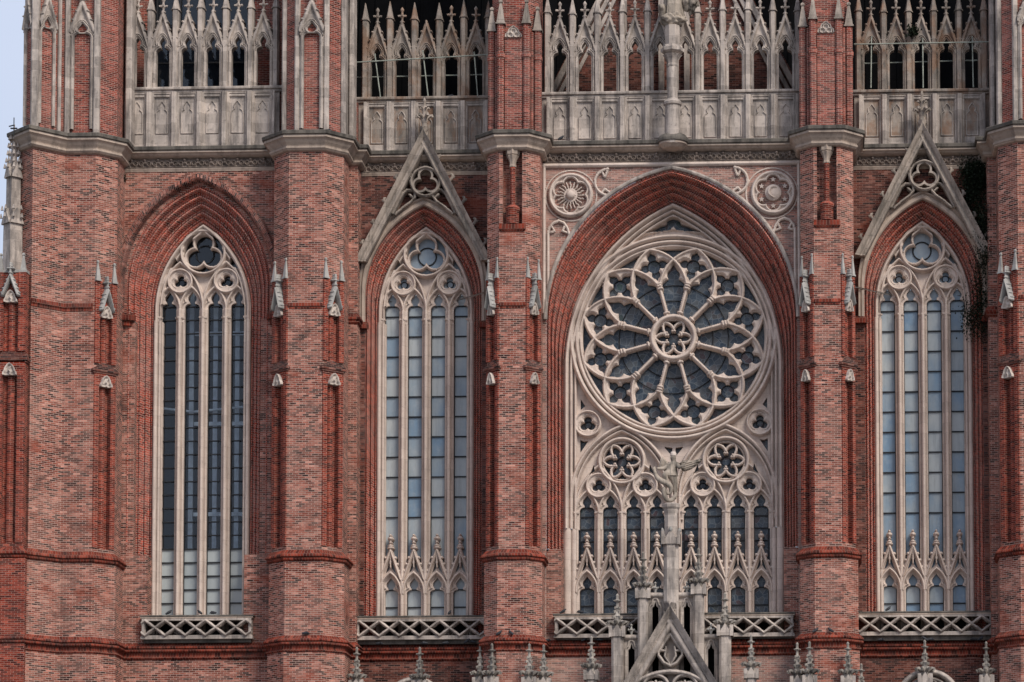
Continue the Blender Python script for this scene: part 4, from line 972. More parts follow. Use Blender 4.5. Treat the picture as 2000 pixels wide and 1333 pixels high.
# ------------------------------------------------------------------ arcades above the cornice
def gablet_mesh(mat):
    R = Relief(-24.6, 24.6, -160, 1, .85)
    R.add(R.rect(-19.5, 19.5, -86, 5), .0); R.add(R.polyin([(-22, -84), (22, -84), (0, -143)]), .0)
    L = np.maximum(R.rrect(-13, 13, -80, 90, 9), np.maximum(R.foil(0, -90, 1, 0.1, 6.2), R.rect(-4, 4, -88, -76))); L = np.maximum(L, R.polyin([(-5, -94), (0, -101), (5, -94)])); R.cut(L)
    R.raise_(np.abs(L + 3.6), 1.3, 0, .05); R.raise_(np.abs(L + 6.6) + np.where(R.V > -70, 50, 0), 1.2, 0, .06)
    for q in (-1, 1):
        R.roll(R.line([(0, -145), (q * 21.5, -83)]), 3.5, .0, .085); R.raise_(R.line([(0, -143), (q * 21, -80)]), 1.5, .05, .10)
        for i in range(3): t = .28 + .25 * i; R.roll(np.hypot(R.U - q * (21.5 * t + 3.6), R.V + 145 - 62 * t + 2), 2.1, .02, .12)
        R.raise_(np.abs(np.abs(R.U) - 17), 1.6, 0, .05)
    R.roll(R.line([(0, -140), (0, -150)]), 2.2, .02, .10)
    return R.mesh('gablet', mat, .35, True)
def finial_mesh(mat):
    mb = MB(); mb.lathe([(.05, -.05), (.06, 0), (.10, .03), (.10, .06), (.04, .10), (.05, .22), (.09, .27), (.05, .33), (.045, .48), (.075, .52), (.075, .58), (.02, .66), (0, .68)], 8)
    for i in range(4):
        t = PI / 2 * i; d = Vector((math.cos(t), math.sin(t), 0))
        mb.tube([d * .03 + Vector((0, 0, .27)), d * .12 + Vector((0, 0, .31)), d * .17 + Vector((0, 0, .29))], [.04, .045, .05], 6)
    return mb.mesh('finial', mat, True, 50)
def shaft_mesh(mat, mat2):
    mb = MB(); b = .135; mb.prism([(-b, .3), (-b, .05), (-b * .55, -.12), (b * .55, -.12), (b, .05), (b, .3)], 0, 3.22)
    sq = lambda r: [(-r, .3), (-r, .05 - (r - b)), (-r * .55, -.12 - (r - b)), (r * .55, -.12 - (r - b)), (r, .05 - (r - b)), (r, .3)]
    mb.frustum(sq(.175), 3.22, sq(.175), 3.27); tip = [(p[0] * .12, .09 + (p[1] - .09) * .12) for p in sq(.15)]; mb.frustum(sq(.15), 3.27, tip, 3.98)
    return mb.mesh('pinnacle', mat)
def panel_mesh(mat):
    R = Relief(-24.6, 24.6, 0, 116, .9); R.add(np.full(R.U.shape, 5.0), .0)
    fld = R.rect(-14, 14, 8, 82); R.H = np.where(fld > 0, -.05, R.H)
    o1 = np.maximum(R.rrect(-9.5, 9.5, 34, 120, 7), np.maximum(R.circ(0, 27.5, 5.2), R.polyin([(-4.4, 25), (0, 18.5), (4.4, 25)]))); o1 = np.maximum(o1, R.rect(-3.9, 3.9, 26, 42)); o1 = np.minimum(o1, 78 - R.V)
    R.H = np.where(o1 > 0, -.13, R.H); R.raise_(np.abs(o1 + 1.6), 1.6, -.05, .02); R.H = np.where((np.abs(R.V - 6) < 2.2) & (np.abs(R.U) < 15), .04, R.H)
    for q in (-1, 1):
        R.raise_(np.abs(R.U - q * 16.5), 1.6, 0, .06); R.raise_(np.maximum(np.abs(np.abs(R.U) - 24.6) - 3, 0), 3.5, 0, .15); R.raise_(np.abs(np.abs(R.U) - 19.5), 1.2, 0, .05)
    R.raise_(np.abs(R.V - 1.5), 2, 0, .05)
    return R.mesh('blind_panel', mat, .3)
PIN = {}
def arcade(name, lab, xs, y, sill, x0, x1, key, miss=()):
    mt = M['lichen'] if key == 'lichen' else M['ashlar']
    rail = MB(); rail.sweep([(x0, y + .3), (x0, y), (x1, y), (x1, y + .3)], [(-.3, sill + .02), (.13, sill), (.15, sill - .03), (.14, sill - .10), (.06, sill - .13), (.07, sill - .20), (.0, sill - .24)])
    rail.box(x0 + .01, x1 - .01, y + .02, y + .3, sill - 2.6, sill - .2)
    r = rail.build(name, mt, CA); r['label'] = lab
    if key not in PIN: PIN[key] = [gablet_mesh(mt), finial_mesh(mt), shaft_mesh(mt, mt), panel_mesh(M['ashlar'])]
    g, f, s, p = PIN[key]; pit = (xs[-1] - xs[0]) / (len(xs) - 1); sc = pit / (48.9 * K)
    for i, x in enumerate(xs):
        link('gablet', g, r, (x, y + .05, sill), 0, (sc, 1, 1)); link('blind_panel', p, r, (x, y, sill - .22), 0, (sc, 1, 1))
        if i not in miss: link('finial', f, r, (x, y + .1, sill + 3.10), random.uniform(-.1, .1), (1, 1, random.uniform(.92, 1.08)))
    for i in range(len(xs) + 1):
        link('pinnacle', s, r, (xs[0] - pit / 2 + i * pit, y + .02, sill), 0, (1, 1, random.uniform(.985, 1.015)))
    return r
lin = lambda a, b, n: [a + (b - a) * i / (n - 1) for i in range(n)]
arcade('arcade', 'six bay gabled arcade of the left tower with dark glass behind', lin(-21.52, -16.44, 6), .3, 39.28, -22.05, -15.75, 'grey')
arcade('arcade', 'five bay arcade with rusty lichen on its gablets', lin(-11.97, -7.97, 5), 1.3, 39.06, -12.72, -7.30, 'lichen', (2,))
arcade('arcade', 'ten bay nave arcade with a brick gable wall behind', lin(-4.48, 4.56, 10), .3, 38.85, -5.2, 5.2, 'grey', (4, 5))
arcade('arcade', 'five bay dark stained arcade with a plant tuft on it', lin(8.0, 12.03, 5), 1.3, 39.08, 7.30, 12.72, 'lichen')

# ------------------------------------------------------------------ what stands behind the arcades
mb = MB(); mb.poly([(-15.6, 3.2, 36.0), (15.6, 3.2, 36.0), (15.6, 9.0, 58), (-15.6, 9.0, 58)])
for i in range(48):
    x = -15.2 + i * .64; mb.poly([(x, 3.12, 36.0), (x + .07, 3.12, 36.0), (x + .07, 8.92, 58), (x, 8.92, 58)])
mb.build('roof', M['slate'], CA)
for s in (-1, 1):
    a, b = sorted((12.72 * s, 13.2 * s)); MB().box(a, b, 1.0, 1.6, 36.5, 38.8).build('parapet_block', M['red_tower'], CA)
gw = MB(); zt = lambda x: 40.35 + (4.75 - abs(x)) * 1.96
gw.poly([(-5.0, 2.6, 36.5), (5.0, 2.6, 36.5), (5.0, 2.6, 39.9), (0, 2.6, zt(0)), (-5.0, 2.6, 39.9)])
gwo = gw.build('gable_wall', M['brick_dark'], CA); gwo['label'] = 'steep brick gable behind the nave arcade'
vg = MB()
for s in (-1, 1):
    p = [(s * 5.15, 39.35), (0, 49.6)]
    for off, y0, wdt in ((.0, 2.25, .22), (.30, 2.38, .16), (.55, 2.48, .14)):
        dx, dz = -s * 5.15, 10.25; Ln = math.hypot(dx, dz); nx, nz = (-s * dz / Ln), -abs(dx) / Ln
        a = Vector((p[0][0] + nx * off, y0, p[0][1] + nz * off)); b = Vector((p[1][0] + nx * off, y0, p[1][1] + nz * off)); w = Vector((nx * wdt, 0, nz * wdt)); d = Vector((0, .6, 0))
        vg.poly([a, b, b + w, a + w]); vg.poly([a, b, b + d, a + d]); vg.poly([a + w, b + w, b + w + d, a + w + d])
vg.build('verge', M['ashlar'], gwo)
st = MB()
for x in (-.62, .42): st.box(x, x + .22, 2.3, 2.7, 37, 47)
for x in (-2.1, 1.9): st.box(x, x + .18, 2.35, 2.7, 40.6, 47)
st.build('wall_shaft', M['ashlar'], gwo)

# upper tower stages
def tower_stage(pts_front, ribs, par_lab, panels, bricks):
    mb = MB(); mb.prism(pts_front, 36.6, 50); o = mb.build('tower_stage', M['red_tower'], CA); o['label'] = par_lab
    for (x, y, w, d, rz) in ribs:
        b = MB(); b.prism([(-w / 2, d), (-w / 2, 0), (-w / 2 + .05, -.06), (w / 2 - .05, -.06), (w / 2, 0), (w / 2, d)], 36.7, 50); b.build('stone_rib', M['ashlar'], o, (x, y, 0), rz)
    for (x, y, rz, sx) in panels:
        link('tracery_panel', TPANEL, o, (x, y, 37.0), rz, (sx, 1, 1)); link('finial', PIN['grey'][1], o, (x, y - .05, 42.15), 0, (1.2, 1.2, 1))
    return o
def tpanel_mesh():
    R = Relief(-18, 18, -256, 0, .9); D = R.rect(-17, 17, -192, 5); R.add(D, 0); R.add(R.polyin([(-17.5, -188), (17.5, -188), (0, -243)]), 0)
    L = np.maximum(R.rrect(-11.5, 11.5, -186, 90, 8), R.circ(0, -194, 6.5)); L = np.maximum(L, R.polyin([(-5.5, -197), (0, -206), (5.5, -197)])); R.cut(L)
    R.raise_(np.abs(L + 2.6), 1.2, 0, .05); R.raise_(np.abs(L + 5.4) + np.where(R.V > -180, 50, 0), 1.0, 0, .05)
    for q in (-1, 1):
        R.roll(R.line([(0, -246), (q * 17.5, -188)]), 3.2, 0, .09)
        for i in range(2): t = .3 + .3 * i; R.roll(np.hypot(R.U - q * (17 * t + 3), R.V + 246 - 58 * t), 2.2, .02, .12)
    return R.mesh('tracery_panel', M['ashlar'], .22)
TPANEL = tpanel_mesh()
# tower beside bay 2 (pier 1): front panel flanked by brick faces and corner ribs
for s, lab_ in ((-1, 'upper octagonal stage of the tower with one blind tracery panel'), (1, 'upper octagonal stage of the right tower at the picture edge')):
    x = 14.17 * s
    tower_stage([(x - 1.07, 1.5), (x - 1.07, -.98), (x - .70, -1.35), (x + .70, -1.35), (x + 1.07, -.98), (x + 1.07, 1.5)],
                [(x - .58, -1.44, .22, .4, 0), (x + .58, -1.44, .22, .4, 0), (x - 1.17, -.92, .22, .9, 0), (x + 1.17, -.92, .22, .9, 0), (x - s * 1.40, -.35, .20, .8, 0)],
                lab_, [(x, -1.50, 0, 1.32)], [])
# left corner of the tower
tower_stage([(-25.42, 6), (-25.42, -2.18), (-24.87, -2.73), (-23.83, -1.69), (-22.53, -1.69), (-21.98, -1.14), (-21.98, 6)],
            [(-24.87, -2.80, .30, .5, 0), (-25.40, -2.12, .16, .4, -PI / 4), (-24.06, -2.06, .14, .3, PI / 4), (-23.83, -1.86, .20, .4, 0), (-22.66, -1.86, .25, .4, 0), (-21.72, -.35, .26, .9, 0)],
            'upper octagonal stage of the corner turret with tracery panels', [(-24.46, -2.46, PI / 4, 1.05), (-25.20, -2.48, -PI / 4, .92), (-23.25, -1.80, 0, 1.35)], [])
# tower interior wall and glass behind the arcade of the left tower
bw = MB(); bw.box(-22.3, -21.38, 2.2, 2.6, 36.6, 50); bw.box(-17.15, -15.5, 2.2, 2.6, 36.6, 50)
bwo = bw.build('belfry_wall', M['red_tower'], CA)
gp = MB(); gp.poly([(-21.4, 2.4, 36.6), (-17.1, 2.4, 36.6), (-17.1, 2.4, 50), (-21.4, 2.4, 50)], [(.1, .1), (.9, .1), (.9, .9), (.1, .9)]); gp.build('pane', M['clear'], bwo)
fr = MB()
for xx in (-21.2, -20.25, -19.3, -18.3, -17.35): fr.box(xx, xx + .07, 2.28, 2.36, 36.6, 50)
for z in (38.6, 40.9, 42.2): fr.box(-21.4, -17.1, 2.28, 2.36, z, z + .06)
fr.build('glazing_bar', M['iron'], bwo)
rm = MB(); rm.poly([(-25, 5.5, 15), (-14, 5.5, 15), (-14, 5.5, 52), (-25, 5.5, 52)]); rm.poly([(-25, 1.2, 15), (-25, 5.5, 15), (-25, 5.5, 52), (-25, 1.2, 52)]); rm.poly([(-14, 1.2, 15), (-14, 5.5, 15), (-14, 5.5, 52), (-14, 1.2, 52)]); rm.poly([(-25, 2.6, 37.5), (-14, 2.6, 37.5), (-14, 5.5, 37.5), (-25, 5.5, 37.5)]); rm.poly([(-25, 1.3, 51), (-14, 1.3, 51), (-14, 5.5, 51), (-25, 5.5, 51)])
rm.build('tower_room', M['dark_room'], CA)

# brick turrets over the inner piers
def turret(xc, lab):
    s = 1 if xc > 0 else -1
    mb = MB(); mb.prism([(xc - .92, 1.2), (xc - .92, -.55), (xc - .55, -1.05), (xc + .55, -1.05), (xc + .92, -.55), (xc + .92, 1.2)], 36.5, 52)
    mb.box(xc - .345, xc + .345, -1.34, -.9, 36.5, 40.62)
    o = mb.build('turret', M['red_tower'], CA); o['label'] = lab
    sp = spirelet_mesh(1.0, .16); sp.materials.clear(); sp.materials.append(M['gable'])
    for dx, y, w, zt_ in ((-.91, -.86, .145, 40.98), (-.51, -1.30, .135, 41.14), (.51, -1.30, .135, 41.14), (.91, -.86, .145, 40.98)):
        b = MB(); b.prism([(-w, .3), (-w, -w * .5), (-w * .5, -w), (w * .5, -w), (w, -w * .5), (w, .3)], 36.5, zt_); b.sweep([(-w, w), (-w, -w * .5), (-w * .5, -w), (w * .5, -w), (w, -w * .5), (w, w)], [(0, 39.98), (.035, 39.95), (.035, 39.8), (0, 39.76)])
        b.build('shaft', M['red_tower'], o, (xc + dx, y, 0), 0)
        link('spirelet', sp, o, (xc + dx, y, zt_ + .02))
    for dx, y in ((-.70, -1.02), (.70, -1.02)):
        b = MB(); b.lathe([(.06, 36.5), (.06, 40.9)], 10, xc + dx, y); b.build('shaft', M['red_tower'], o, weld=True)
    R = Relief(-18, 18, -24, 1, .7); out = [(-16, 0), (-15, -6), (-11, -9), (-9, -15), (-4, -19), (0, -22), (4, -19), (9, -15), (11, -9), (15, -6), (16, 0)]
    R.add(R.polyin(out), .0); R.raise_(R.line(out), 2.4, 0, .08); F = np.maximum(R.circ(0, -11, 5), np.maximum(R.circ(-6, -4, 5), R.circ(6, -4, 5))); R.raise_(np.abs(F), 1.3, 0, .06)
    R.build('niche_head', M['white'], o, (xc, -1.36, 40.60), thick=.3)
    return o
turret(-6.17, 'clustered brick turret with spirelets beside the lichen arcade'); turret(6.17, 'clustered brick turret with spirelets beside the dark arcade')
# ------------------------------------------------------------------ gables over the aisle windows
CROCK = MB()
CROCK.tube([(0, 0, -.05), (.06, 0, .04), (.12, 0, .13), (.09, -.02, .22), (.03, -.02, .24)], [.05, .07, .07, .06, .03], 7); CROCK.tube([(.08, 0, .08), (.17, 0, .10), (.2, 0, .16)], [.05, .045, .03], 6)
CROCK = CROCK.mesh('crocket', M['gable'], True, 60)
def aisle_gable(xc, lab):
    zt = 37.49; R = Relief(-132, 132, -3, 262, 1.2); th = math.atan2(127, 250); nx, ny = math.cos(th), -math.sin(th)
    for q in (-1, 1):
        d = q * R.U * nx + R.V * ny               # distance outside the outer edge line through the apex
        band = np.minimum(-d, 18.5 + d); lim = np.minimum(band, 258 - R.V); lim = np.where(q * R.U > -8, lim, -20)
        h = np.where(d > -8, .34 + d * .012, np.where(d > -12, .20, .12 + .10 * np.sqrt(np.maximum(0, 1 - ((d + 15) / 3.5) ** 2))))
        R.add(lim, h)
    R.roll(np.abs(R.circ(3, 102, 27.5)), 3.0, .02, .18)
    F = R.foil(3, 102, 3, 12.5, 11); R.add(np.minimum(1.9 - np.abs(F + 1.9), R.circ(3, 102, 27)), .12)
    for q in (-1, 1):
        loop = [(q * 18, 120), (q * 23, 117), (q * 33, 117), (q * 41, 124), (q * 50, 142), (q * 60, 163)]
        R.roll(R.line([(q * a if 0 else a, b) for a, b in loop]), 2.4, .02, .12)
        loop2 = [(q * 18, 121), (q * 18, 132), (q * 25, 140), (q * 39, 150), (q * 55, 164)]; R.roll(R.line(loop2), 2.2, .02, .12)
        R.roll(R.line([(q * 22, 131), (q * 28, 126)]), 2.0, .02, .10)
    o = R.build('aisle_gable', M['gable'], CA, (xc, .68, zt), thick=.22, back=True); o['label'] = lab
    c = None
    for q in (-1, 1):
        for t in (.21, .39, .57, .74, .90):
            p = (q * 127 * t * K, -.05, -250 * t * K)
            c = link('crocket', CROCK, o, p, 0 if q > 0 else PI)
    f = MB(); f.lathe([(.10, -.30), (.13, -.05), (.17, .0), (.19, .06), (.12, .10), (.11, .30), (.15, .42), (.12, .52), (.08, .60), (.10, .80), (.13, .86), (.06, .96), (.05, 1.15), (.08, 1.2), (.02, 1.34), (0, 1.36)], 10)
    for i in range(6):
        t = PI / 3 * i; d = Vector((math.cos(t), math.sin(t), 0)); f.tube([d * .08 + Vector((0, 0, .46)), d * .22 + Vector((0, 0, .58)), d * .30 + Vector((0, 0, .60)), d * .33 + Vector((0, 0, .52))], [.06, .07, .07, .05], 6)
        f.tube([d * .06 + Vector((0, 0, .84)), d * .17 + Vector((0, 0, .92)), d * .20 + Vector((0, 0, .88))], [.045, .05, .035], 6)
    f.build('finial', M['gable'], o, (0, -.05, 0), weld=True, angle=60)
    return o
aisle_gable(-9.95, 'steep openwork gable over the dusty blue window'); aisle_gable(10.0, 'steep openwork gable over the window beside the ivy')

# ------------------------------------------------------------------ balustrades
def balustrade(xa, xb, y, zt, lab, ret=(), p0=0.0, gap=None):
    n = int(round((xb - xa) / K)); R = Relief(-2, n + 2, 6, 42, .7); pit = 38.6; half = 14.5; cv = 24.5
    R.add(np.full(R.U.shape, -20.0), 0)
    u = (R.U - p0) % pit - pit / 2; w = pit / 2; v = R.V - cv
    L = math.hypot(w, half); d1 = np.abs(u * half - v * w) / L; d2 = np.abs(u * half + v * w) / L
    d = np.minimum(d1, d2); R.roll(np.maximum(d, 0), 2.9, 0, .12)
    for a, b in ((.5, 1), (.5, -1), (-.5, 1), (-.5, -1)):
        cx, cy = a * w, b * .5 * half
        for sx, sy in ((1, 0), (-1, 0), (0, 1), (0, -1)): pass
        R.add(4.9 - (np.abs(u - cx) * 1.0 + np.abs(v - cy) * 1.15), .05)
    R.add(R.rect(-1, n + 1, 6, 10.5), .05); R.add(R.rect(-1, n + 1, 38.5, 50), .05); R.add(R.rect(-1, 4, 10, 50), .05); R.add(R.rect(n - 4, n + 1, 10, 50), .05)
    if gap: R.cut(R.rect(*gap, 0, 60))
    o = R.build('balustrade', M['ashlar'], CA, (xa, y, zt), thick=.16, back=True); o['label'] = lab
    path = ([(xa, y + ret[0])] if ret else []) + [(xa, y), (xb, y)] + ([(xb, y + ret[0])] if ret else [])
    loc = (-xa, -y, -zt)
    MB().sweep(path, [(-.22, zt + .02), (.10, zt), (.11, zt - .05), (.06, zt - .07)]).build('coping', M['grimy'], o, loc)
    MB().sweep(path, [(-.2, zt - .06), (.08, zt - .07), (.08, zt - .12), (.04, zt - .14), (.04, zt - .17), (-.16, zt - .18)]).build('rail', M['cornice'], o, loc)
    MB().sweep(path, [(-.2, zt - .80), (.05, zt - .82), (.07, zt - .86), (.07, zt - .95), (-.2, zt - .95)]).build('plinth', M['ashlar'], o, loc)
    if ret:
        for x in (xa + .04, xb - .04): MB().box(x - .07, x + .07, y + .02, y + ret[0], zt - .9, zt - .1).build('end_post', M['ashlar'], o, loc)
    fl = MB(); fl.box(xa + .02, xb - .02, y + .1, y + 1.2, 16.75, zt - .92); fl.build('balcony_floor', M['grimy'], o, loc)
    return o
balustrade(-20.93, -16.62, -.34, 17.83, 'short pierced stone balustrade below the tower window', (.4,), 5)
balustrade(-12.56, -7.2, .60, 17.86, 'pierced stone balustrade below the dusty blue window', (), 4)
balustrade(-4.58, -1.2, -.34, 17.76, 'pierced balustrade below the rose window, sun side', (.4,), 2)
balustrade(1.2, 4.74, -.34, 17.76, 'pierced balustrade below the rose window, moon side', (.4,), 0)
balustrade(7.2, 12.56, .60, 17.88, 'pierced stone balustrade below the window beside the ivy', (), 8)

# ------------------------------------------------------------------ pinnacles and portal canopy
def spire(h, mat):
    """crocketed stone spire: origin at the base of the crocket ring"""
    mb = MB(); s = h / 1.95
    mb.lathe([(.14, -.35 * s), (.15, 0), (.13, .1), (.105, .55 * s), (.13, .60 * s), (.085, .66 * s), (.07, 1.05 * s), (.10, 1.09 * s), (.055, 1.15 * s), (.045, 1.42 * s), (.12, 1.50 * s), (.13, 1.54 * s), (.05, 1.60 * s), (.045, 1.80 * s), (.06, 1.85 * s), (.015, 1.95 * s), (0, 1.96 * s)], 8, lobes=.08, nl=4)
    for z, r, a, w in ((.12, .13, .25, .062), (.55 * s, .08, .09, .042), (.88 * s, .06, .07, .034), (1.10 * s, .05, .06, .028)):
        for i in range(8 if z < .2 else 4):
            t = 2 * PI * i / (8 if z < .2 else 4) + .2; d = Vector((math.cos(t), math.sin(t), 0)); q = Vector((0, 0, z))
            mb.tube([d * r + q - Vector((0, 0, .06)), d * (r + a * .6) + q + Vector((0, 0, .04)), d * (r + a) + q + Vector((0, 0, .02)), d * (r + a * .85) + q - Vector((0, 0, .06))], [w, w * 1.1, w, w * .6], 6)
    for i in range(4):
        t = PI / 2 * i; d = Vector((math.cos(t), math.sin(t), 0)); mb.tube([d * .03 + Vector((0, 0, 1.50 * s)), d * .14 + Vector((0, 0, 1.53 * s))], [.03, .025], 5)
    return mb.mesh('spire', mat, True, 55)
SP_TALL, SP_MID = spire(1.42, M['spire']), spire(1.28, M['spire'])
def gablet_cap(w, mat):
    """four small gables at the head of a square shaft, origin at their foot"""
    mb = MB(); r = w / 2 + .06; h = w * 1.05
    for i in range(4):
        m = Matrix.Rotation(PI / 2 * i, 3, 'Z'); P = lambda x, y, z: m @ Vector((x, y, z))
        mb.poly([P(-r, -r, 0), P(r, -r, 0), P(0, -r, h)]); mb.poly([P(r, -r, 0), P(r, -r * .2, 0), P(0, 0, h), P(0, -r, h)]); mb.poly([P(-r, -r, 0), P(0, -r, h), P(0, 0, h), P(-r, -r * .2, 0)])
        mb.poly([P(-r - .03, -r - .03, h * .85), P(-r + .1, -r - .03, h * .85), P(-r + .1, -r - .03, -.02), P(-r - .03, -r - .03, -.02)])
        mb.poly([P(-r - .03, -r + .1, h * .85), P(-r - .03, -r - .03, h * .85), P(-r - .03, -r - .03, -.02), P(-r - .03, -r + .1, -.02)])
    return mb.mesh('gablet', mat)
def pinnacle(px, py_tip, y, w, shaft_to, lab=None, mesh=None, tiph=1.42, zbot=10):
    x, ztip = W(px, py_tip, y); zb = ztip - tiph
    mb = MB(); h = w / 2; mb.prism([(-h, h), (-h, -h * .6), (-h * .6, -h), (h * .6, -h), (h, -h * .6), (h, h)], shaft_to, zb - .28)
    o = mb.build('pinnacle', M['ashlar'], CA, (x, y, 0))
    if lab: o['label'] = lab
    link('spire', mesh or SP_TALL, o, (0, 0, zb), random.uniform(0, .6), (w / .40, w / .40, 1)); link('gablet', gablet_cap(w, M['ashlar']), o, (0, 0, zb - .42))
    return o
YP = -1.5
# canopy gable
R = Relief(-96, 96, -4, 170, 1.0); sl = .60; th = math.atan(sl); zt = 17.80
for q in (-1, 1):
    d = (q * R.U - sl * R.V) * math.cos(th); band = np.minimum(-d, 24 + d); band = np.where(q * R.U > -12, band, -20)
    h = np.where(d > -9, .42 + d * .016, np.where(d > -12, .24, .12 + .12 * np.sqrt(np.maximum(0, 1 - ((d + 17.5) / 6) ** 2)))); R.add(band, h)
for q in (-1, 1):
    R.roll(R.line([(0, 52), (q * 22, 66 + 20), (q * 22, 92), (q * 12, 106), (0, 112)]) + 0, 3.0, .02, .14)
    R.roll(R.line([(q * 20, 82), (q * 9, 84), (q * 8, 76)]), 2.0, .02, .10); R.roll(R.line([(q * 9, 84), (q * 10, 94), (0, 110)]), 1.8, .02, .10)
R.roll(np.abs(R.circ(0, 235, 112)) + np.where(np.abs(R.U) > R.V * sl - 12, 50, 0), 4.5, .02, .20)
for q in (-1, 1):
    R.roll(np.abs(R.circ(q * 27, 152, 23)), 3.6, .02, .16); R.roll(R.line([(q * 27, 140), (q * 27, 152)]), 2.2, .02, .10); R.roll(np.abs(R.circ(q * 27 - 9, 152, 10)) + np.where(R.V > 152, 50, 0), 2, .02, .10); R.roll(np.abs(R.circ(q * 27 + 9, 152, 10)) + np.where(R.V > 152, 50, 0), 2, .02, .10)
can = R.build('portal_canopy', M['ashlar'], CA, (0.02, -2.0, zt), thick=.3, back=True); can['label'] = 'steep gabled canopy of the central portal'
mb = MB()
for q in (-1, 1): mb.poly([(0, -1.9, zt - .35), (q * 2.6, -1.9, zt - .35 - 2.6 / sl), (q * 2.6, -.1, zt - .35 - 2.6 / sl), (0, -.1, zt - .35)])
mb.build('canopy_roof', M['grimy'], can, (-.02, 2.0, -zt))
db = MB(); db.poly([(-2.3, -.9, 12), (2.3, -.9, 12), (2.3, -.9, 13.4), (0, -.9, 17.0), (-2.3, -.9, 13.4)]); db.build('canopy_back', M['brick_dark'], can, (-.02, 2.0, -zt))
# central pillar carrying the archangel
pb = MB(); h = .29; oct_ = lambda r: [(r * math.cos(t), r * math.sin(t)) for t in [PI / 8 + PI / 4 * i for i in range(8)]]
pb.prism([(-h, h), (-h, -h * .5), (-h * .5, -h), (h * .5, -h), (h, -h * .5), (h, h)], 12, 20.55)
pb.prism(oct_(.27), 20.5, 21.66)
pil = pb.build('pillar', M['ashlar'], CA, (.03, YP, 0)); pil['label'] = 'tall pillar standing behind the portal canopy under the archangel'
link('gablet', gablet_cap(.56, M['ashlar']), pil, (0, 0, 20.28))
cp = MB()
cp.lathe([(.27, 21.50), (.30, 21.60), (.30, 21.66), (.36, 21.74), (.37, 21.86), (.33, 21.90), (0, 21.90)], 8, 0, 0, PI / 8); cp.build('capital', M['ashlar'], pil, weld=True, angle=30)
for q in range(4):
    kn = MB(); t = PI / 2 * q; d = Vector((math.cos(t), math.sin(t), 0)) * .33; kn.tube([d * .8 + Vector((0, 0, 20.75)), d + Vector((0, 0, 20.84)), d * 1.05 + Vector((0, 0, 20.95))], [.05, .085, .03], 6); kn.build('crocket', M['cap'], pil, weld=True, angle=60)
# screens with cusped slots, stepping down from the pillar
def screen(x0, x1, y, zt, lab):
    n = (x1 - x0) / K; R = Relief(-1, n + 1, -2, 260, .8); c = n / 2 + 1
    R.add(R.rect(0, n, 0, 300), .0); S_ = np.maximum(R.rrect(c - 6, c + 6, 26, 400, 4), R.polyin([(c - 3.2, 28), (c, 16), (c + 3.2, 28)])); R.cut(S_)
    R.raise_(np.abs(R.V - 5), 5, .0, .10); R.raise_(np.abs(S_ + 5), 2, 0, .05)
    o = R.build('screen_wall', M['ashlar'], CA, (x0, y, zt), thick=.25, back=True); o['label'] = lab
    f = MB(); f.lathe([(.04, -.1), (.05, .05), (.11, .16), (.04, .22), (.03, .32), (.06, .36), (0, .42)], 8)
    for i in range(4): t = PI / 2 * i; d = Vector((math.cos(t), math.sin(t), 0)); f.tube([d * .04 + Vector((0, 0, .14)), d * .14 + Vector((0, 0, .19))], [.04, .045], 6)
    f.build('finial', M['cap'], o, (c * K, 0, .02), weld=True, angle=60); return o
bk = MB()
for q in (-1, 1):
    a, b = sorted((q * .28, q * .95)); screen(a, b, -1.42, 18.42, 'upper slotted screen of the canopy, %s side' % ('sun' if q < 0 else 'moon'))
    a, b = sorted((q * 1.22, q * 1.88)); screen(a, b, -1.40, 16.78, 'lower slotted screen of the canopy, %s side' % ('sun' if q < 0 else 'moon'))
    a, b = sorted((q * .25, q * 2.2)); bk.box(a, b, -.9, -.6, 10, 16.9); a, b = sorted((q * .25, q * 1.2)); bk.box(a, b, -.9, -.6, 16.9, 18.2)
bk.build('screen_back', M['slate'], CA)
pinnacle(1256, 1078, -1.5, .42, 10, 'inner crocketed pinnacle of the portal on the sun side')
pinnacle(1364.5, 1070, -1.5, .42, 10, 'inner crocketed pinnacle of the portal on the moon side')
pinnacle(1206, 1160, -1.6, .46, 10, 'outer crocketed pinnacle of the portal on the sun side', tiph=1.28, mesh=SP_MID)
pinnacle(1416, 1158, -1.6, .46, 10, 'outer crocketed pinnacle of the portal on the moon side', tiph=1.28, mesh=SP_MID)
for px, py, y in ((1155, 1243, -2.2), (1467, 1240, -2.2), (697, 1264, -.6), (820, 1264, -1.4), (938, 1258, -1.2), (961, 1257, -1.9), (1034, 1257, -2.4), (1062, 1259, -2.0), (1557, 1255, -1.6), (1581, 1253, -2.3), (1656, 1254, -2.2), (1682, 1296, -1.6), (1806, 1250, -1.4), (1926, 1253, -1.0)):
    pinnacle(px, py, y, .40, 8, None, SP_MID, 1.28)
for xc, s in ((-10.05, -1), (10.0, 1)):
    R = Relief(-70, 70, -4, 90, 1.0); R.roll(np.abs(R.circ(0, 62, 56)) + np.where(R.V > 62, np.abs(np.abs(R.U) - 56) * 0, 0), 6, 0, .2); R.roll(np.abs(R.circ(0, 62, 44)), 3.5, 0, .12)
    for q in (-1, 1): R.roll(R.line([(q * 14, 62), (q * 14, 24), (0, 18)]), 3, 0, .1)
    o = R.build('portal_arch', M['ashlar'], CA, (xc, -.9, 15.25 if s < 0 else 15.42), thick=.3, back=True); o['label'] = 'top of a side portal arch'
    d = MB(); d.box(xc - 1.5, xc + 1.5, -.6, .8, 8, 13.9); d.build('portal_body', M['brick_dark'], CA)

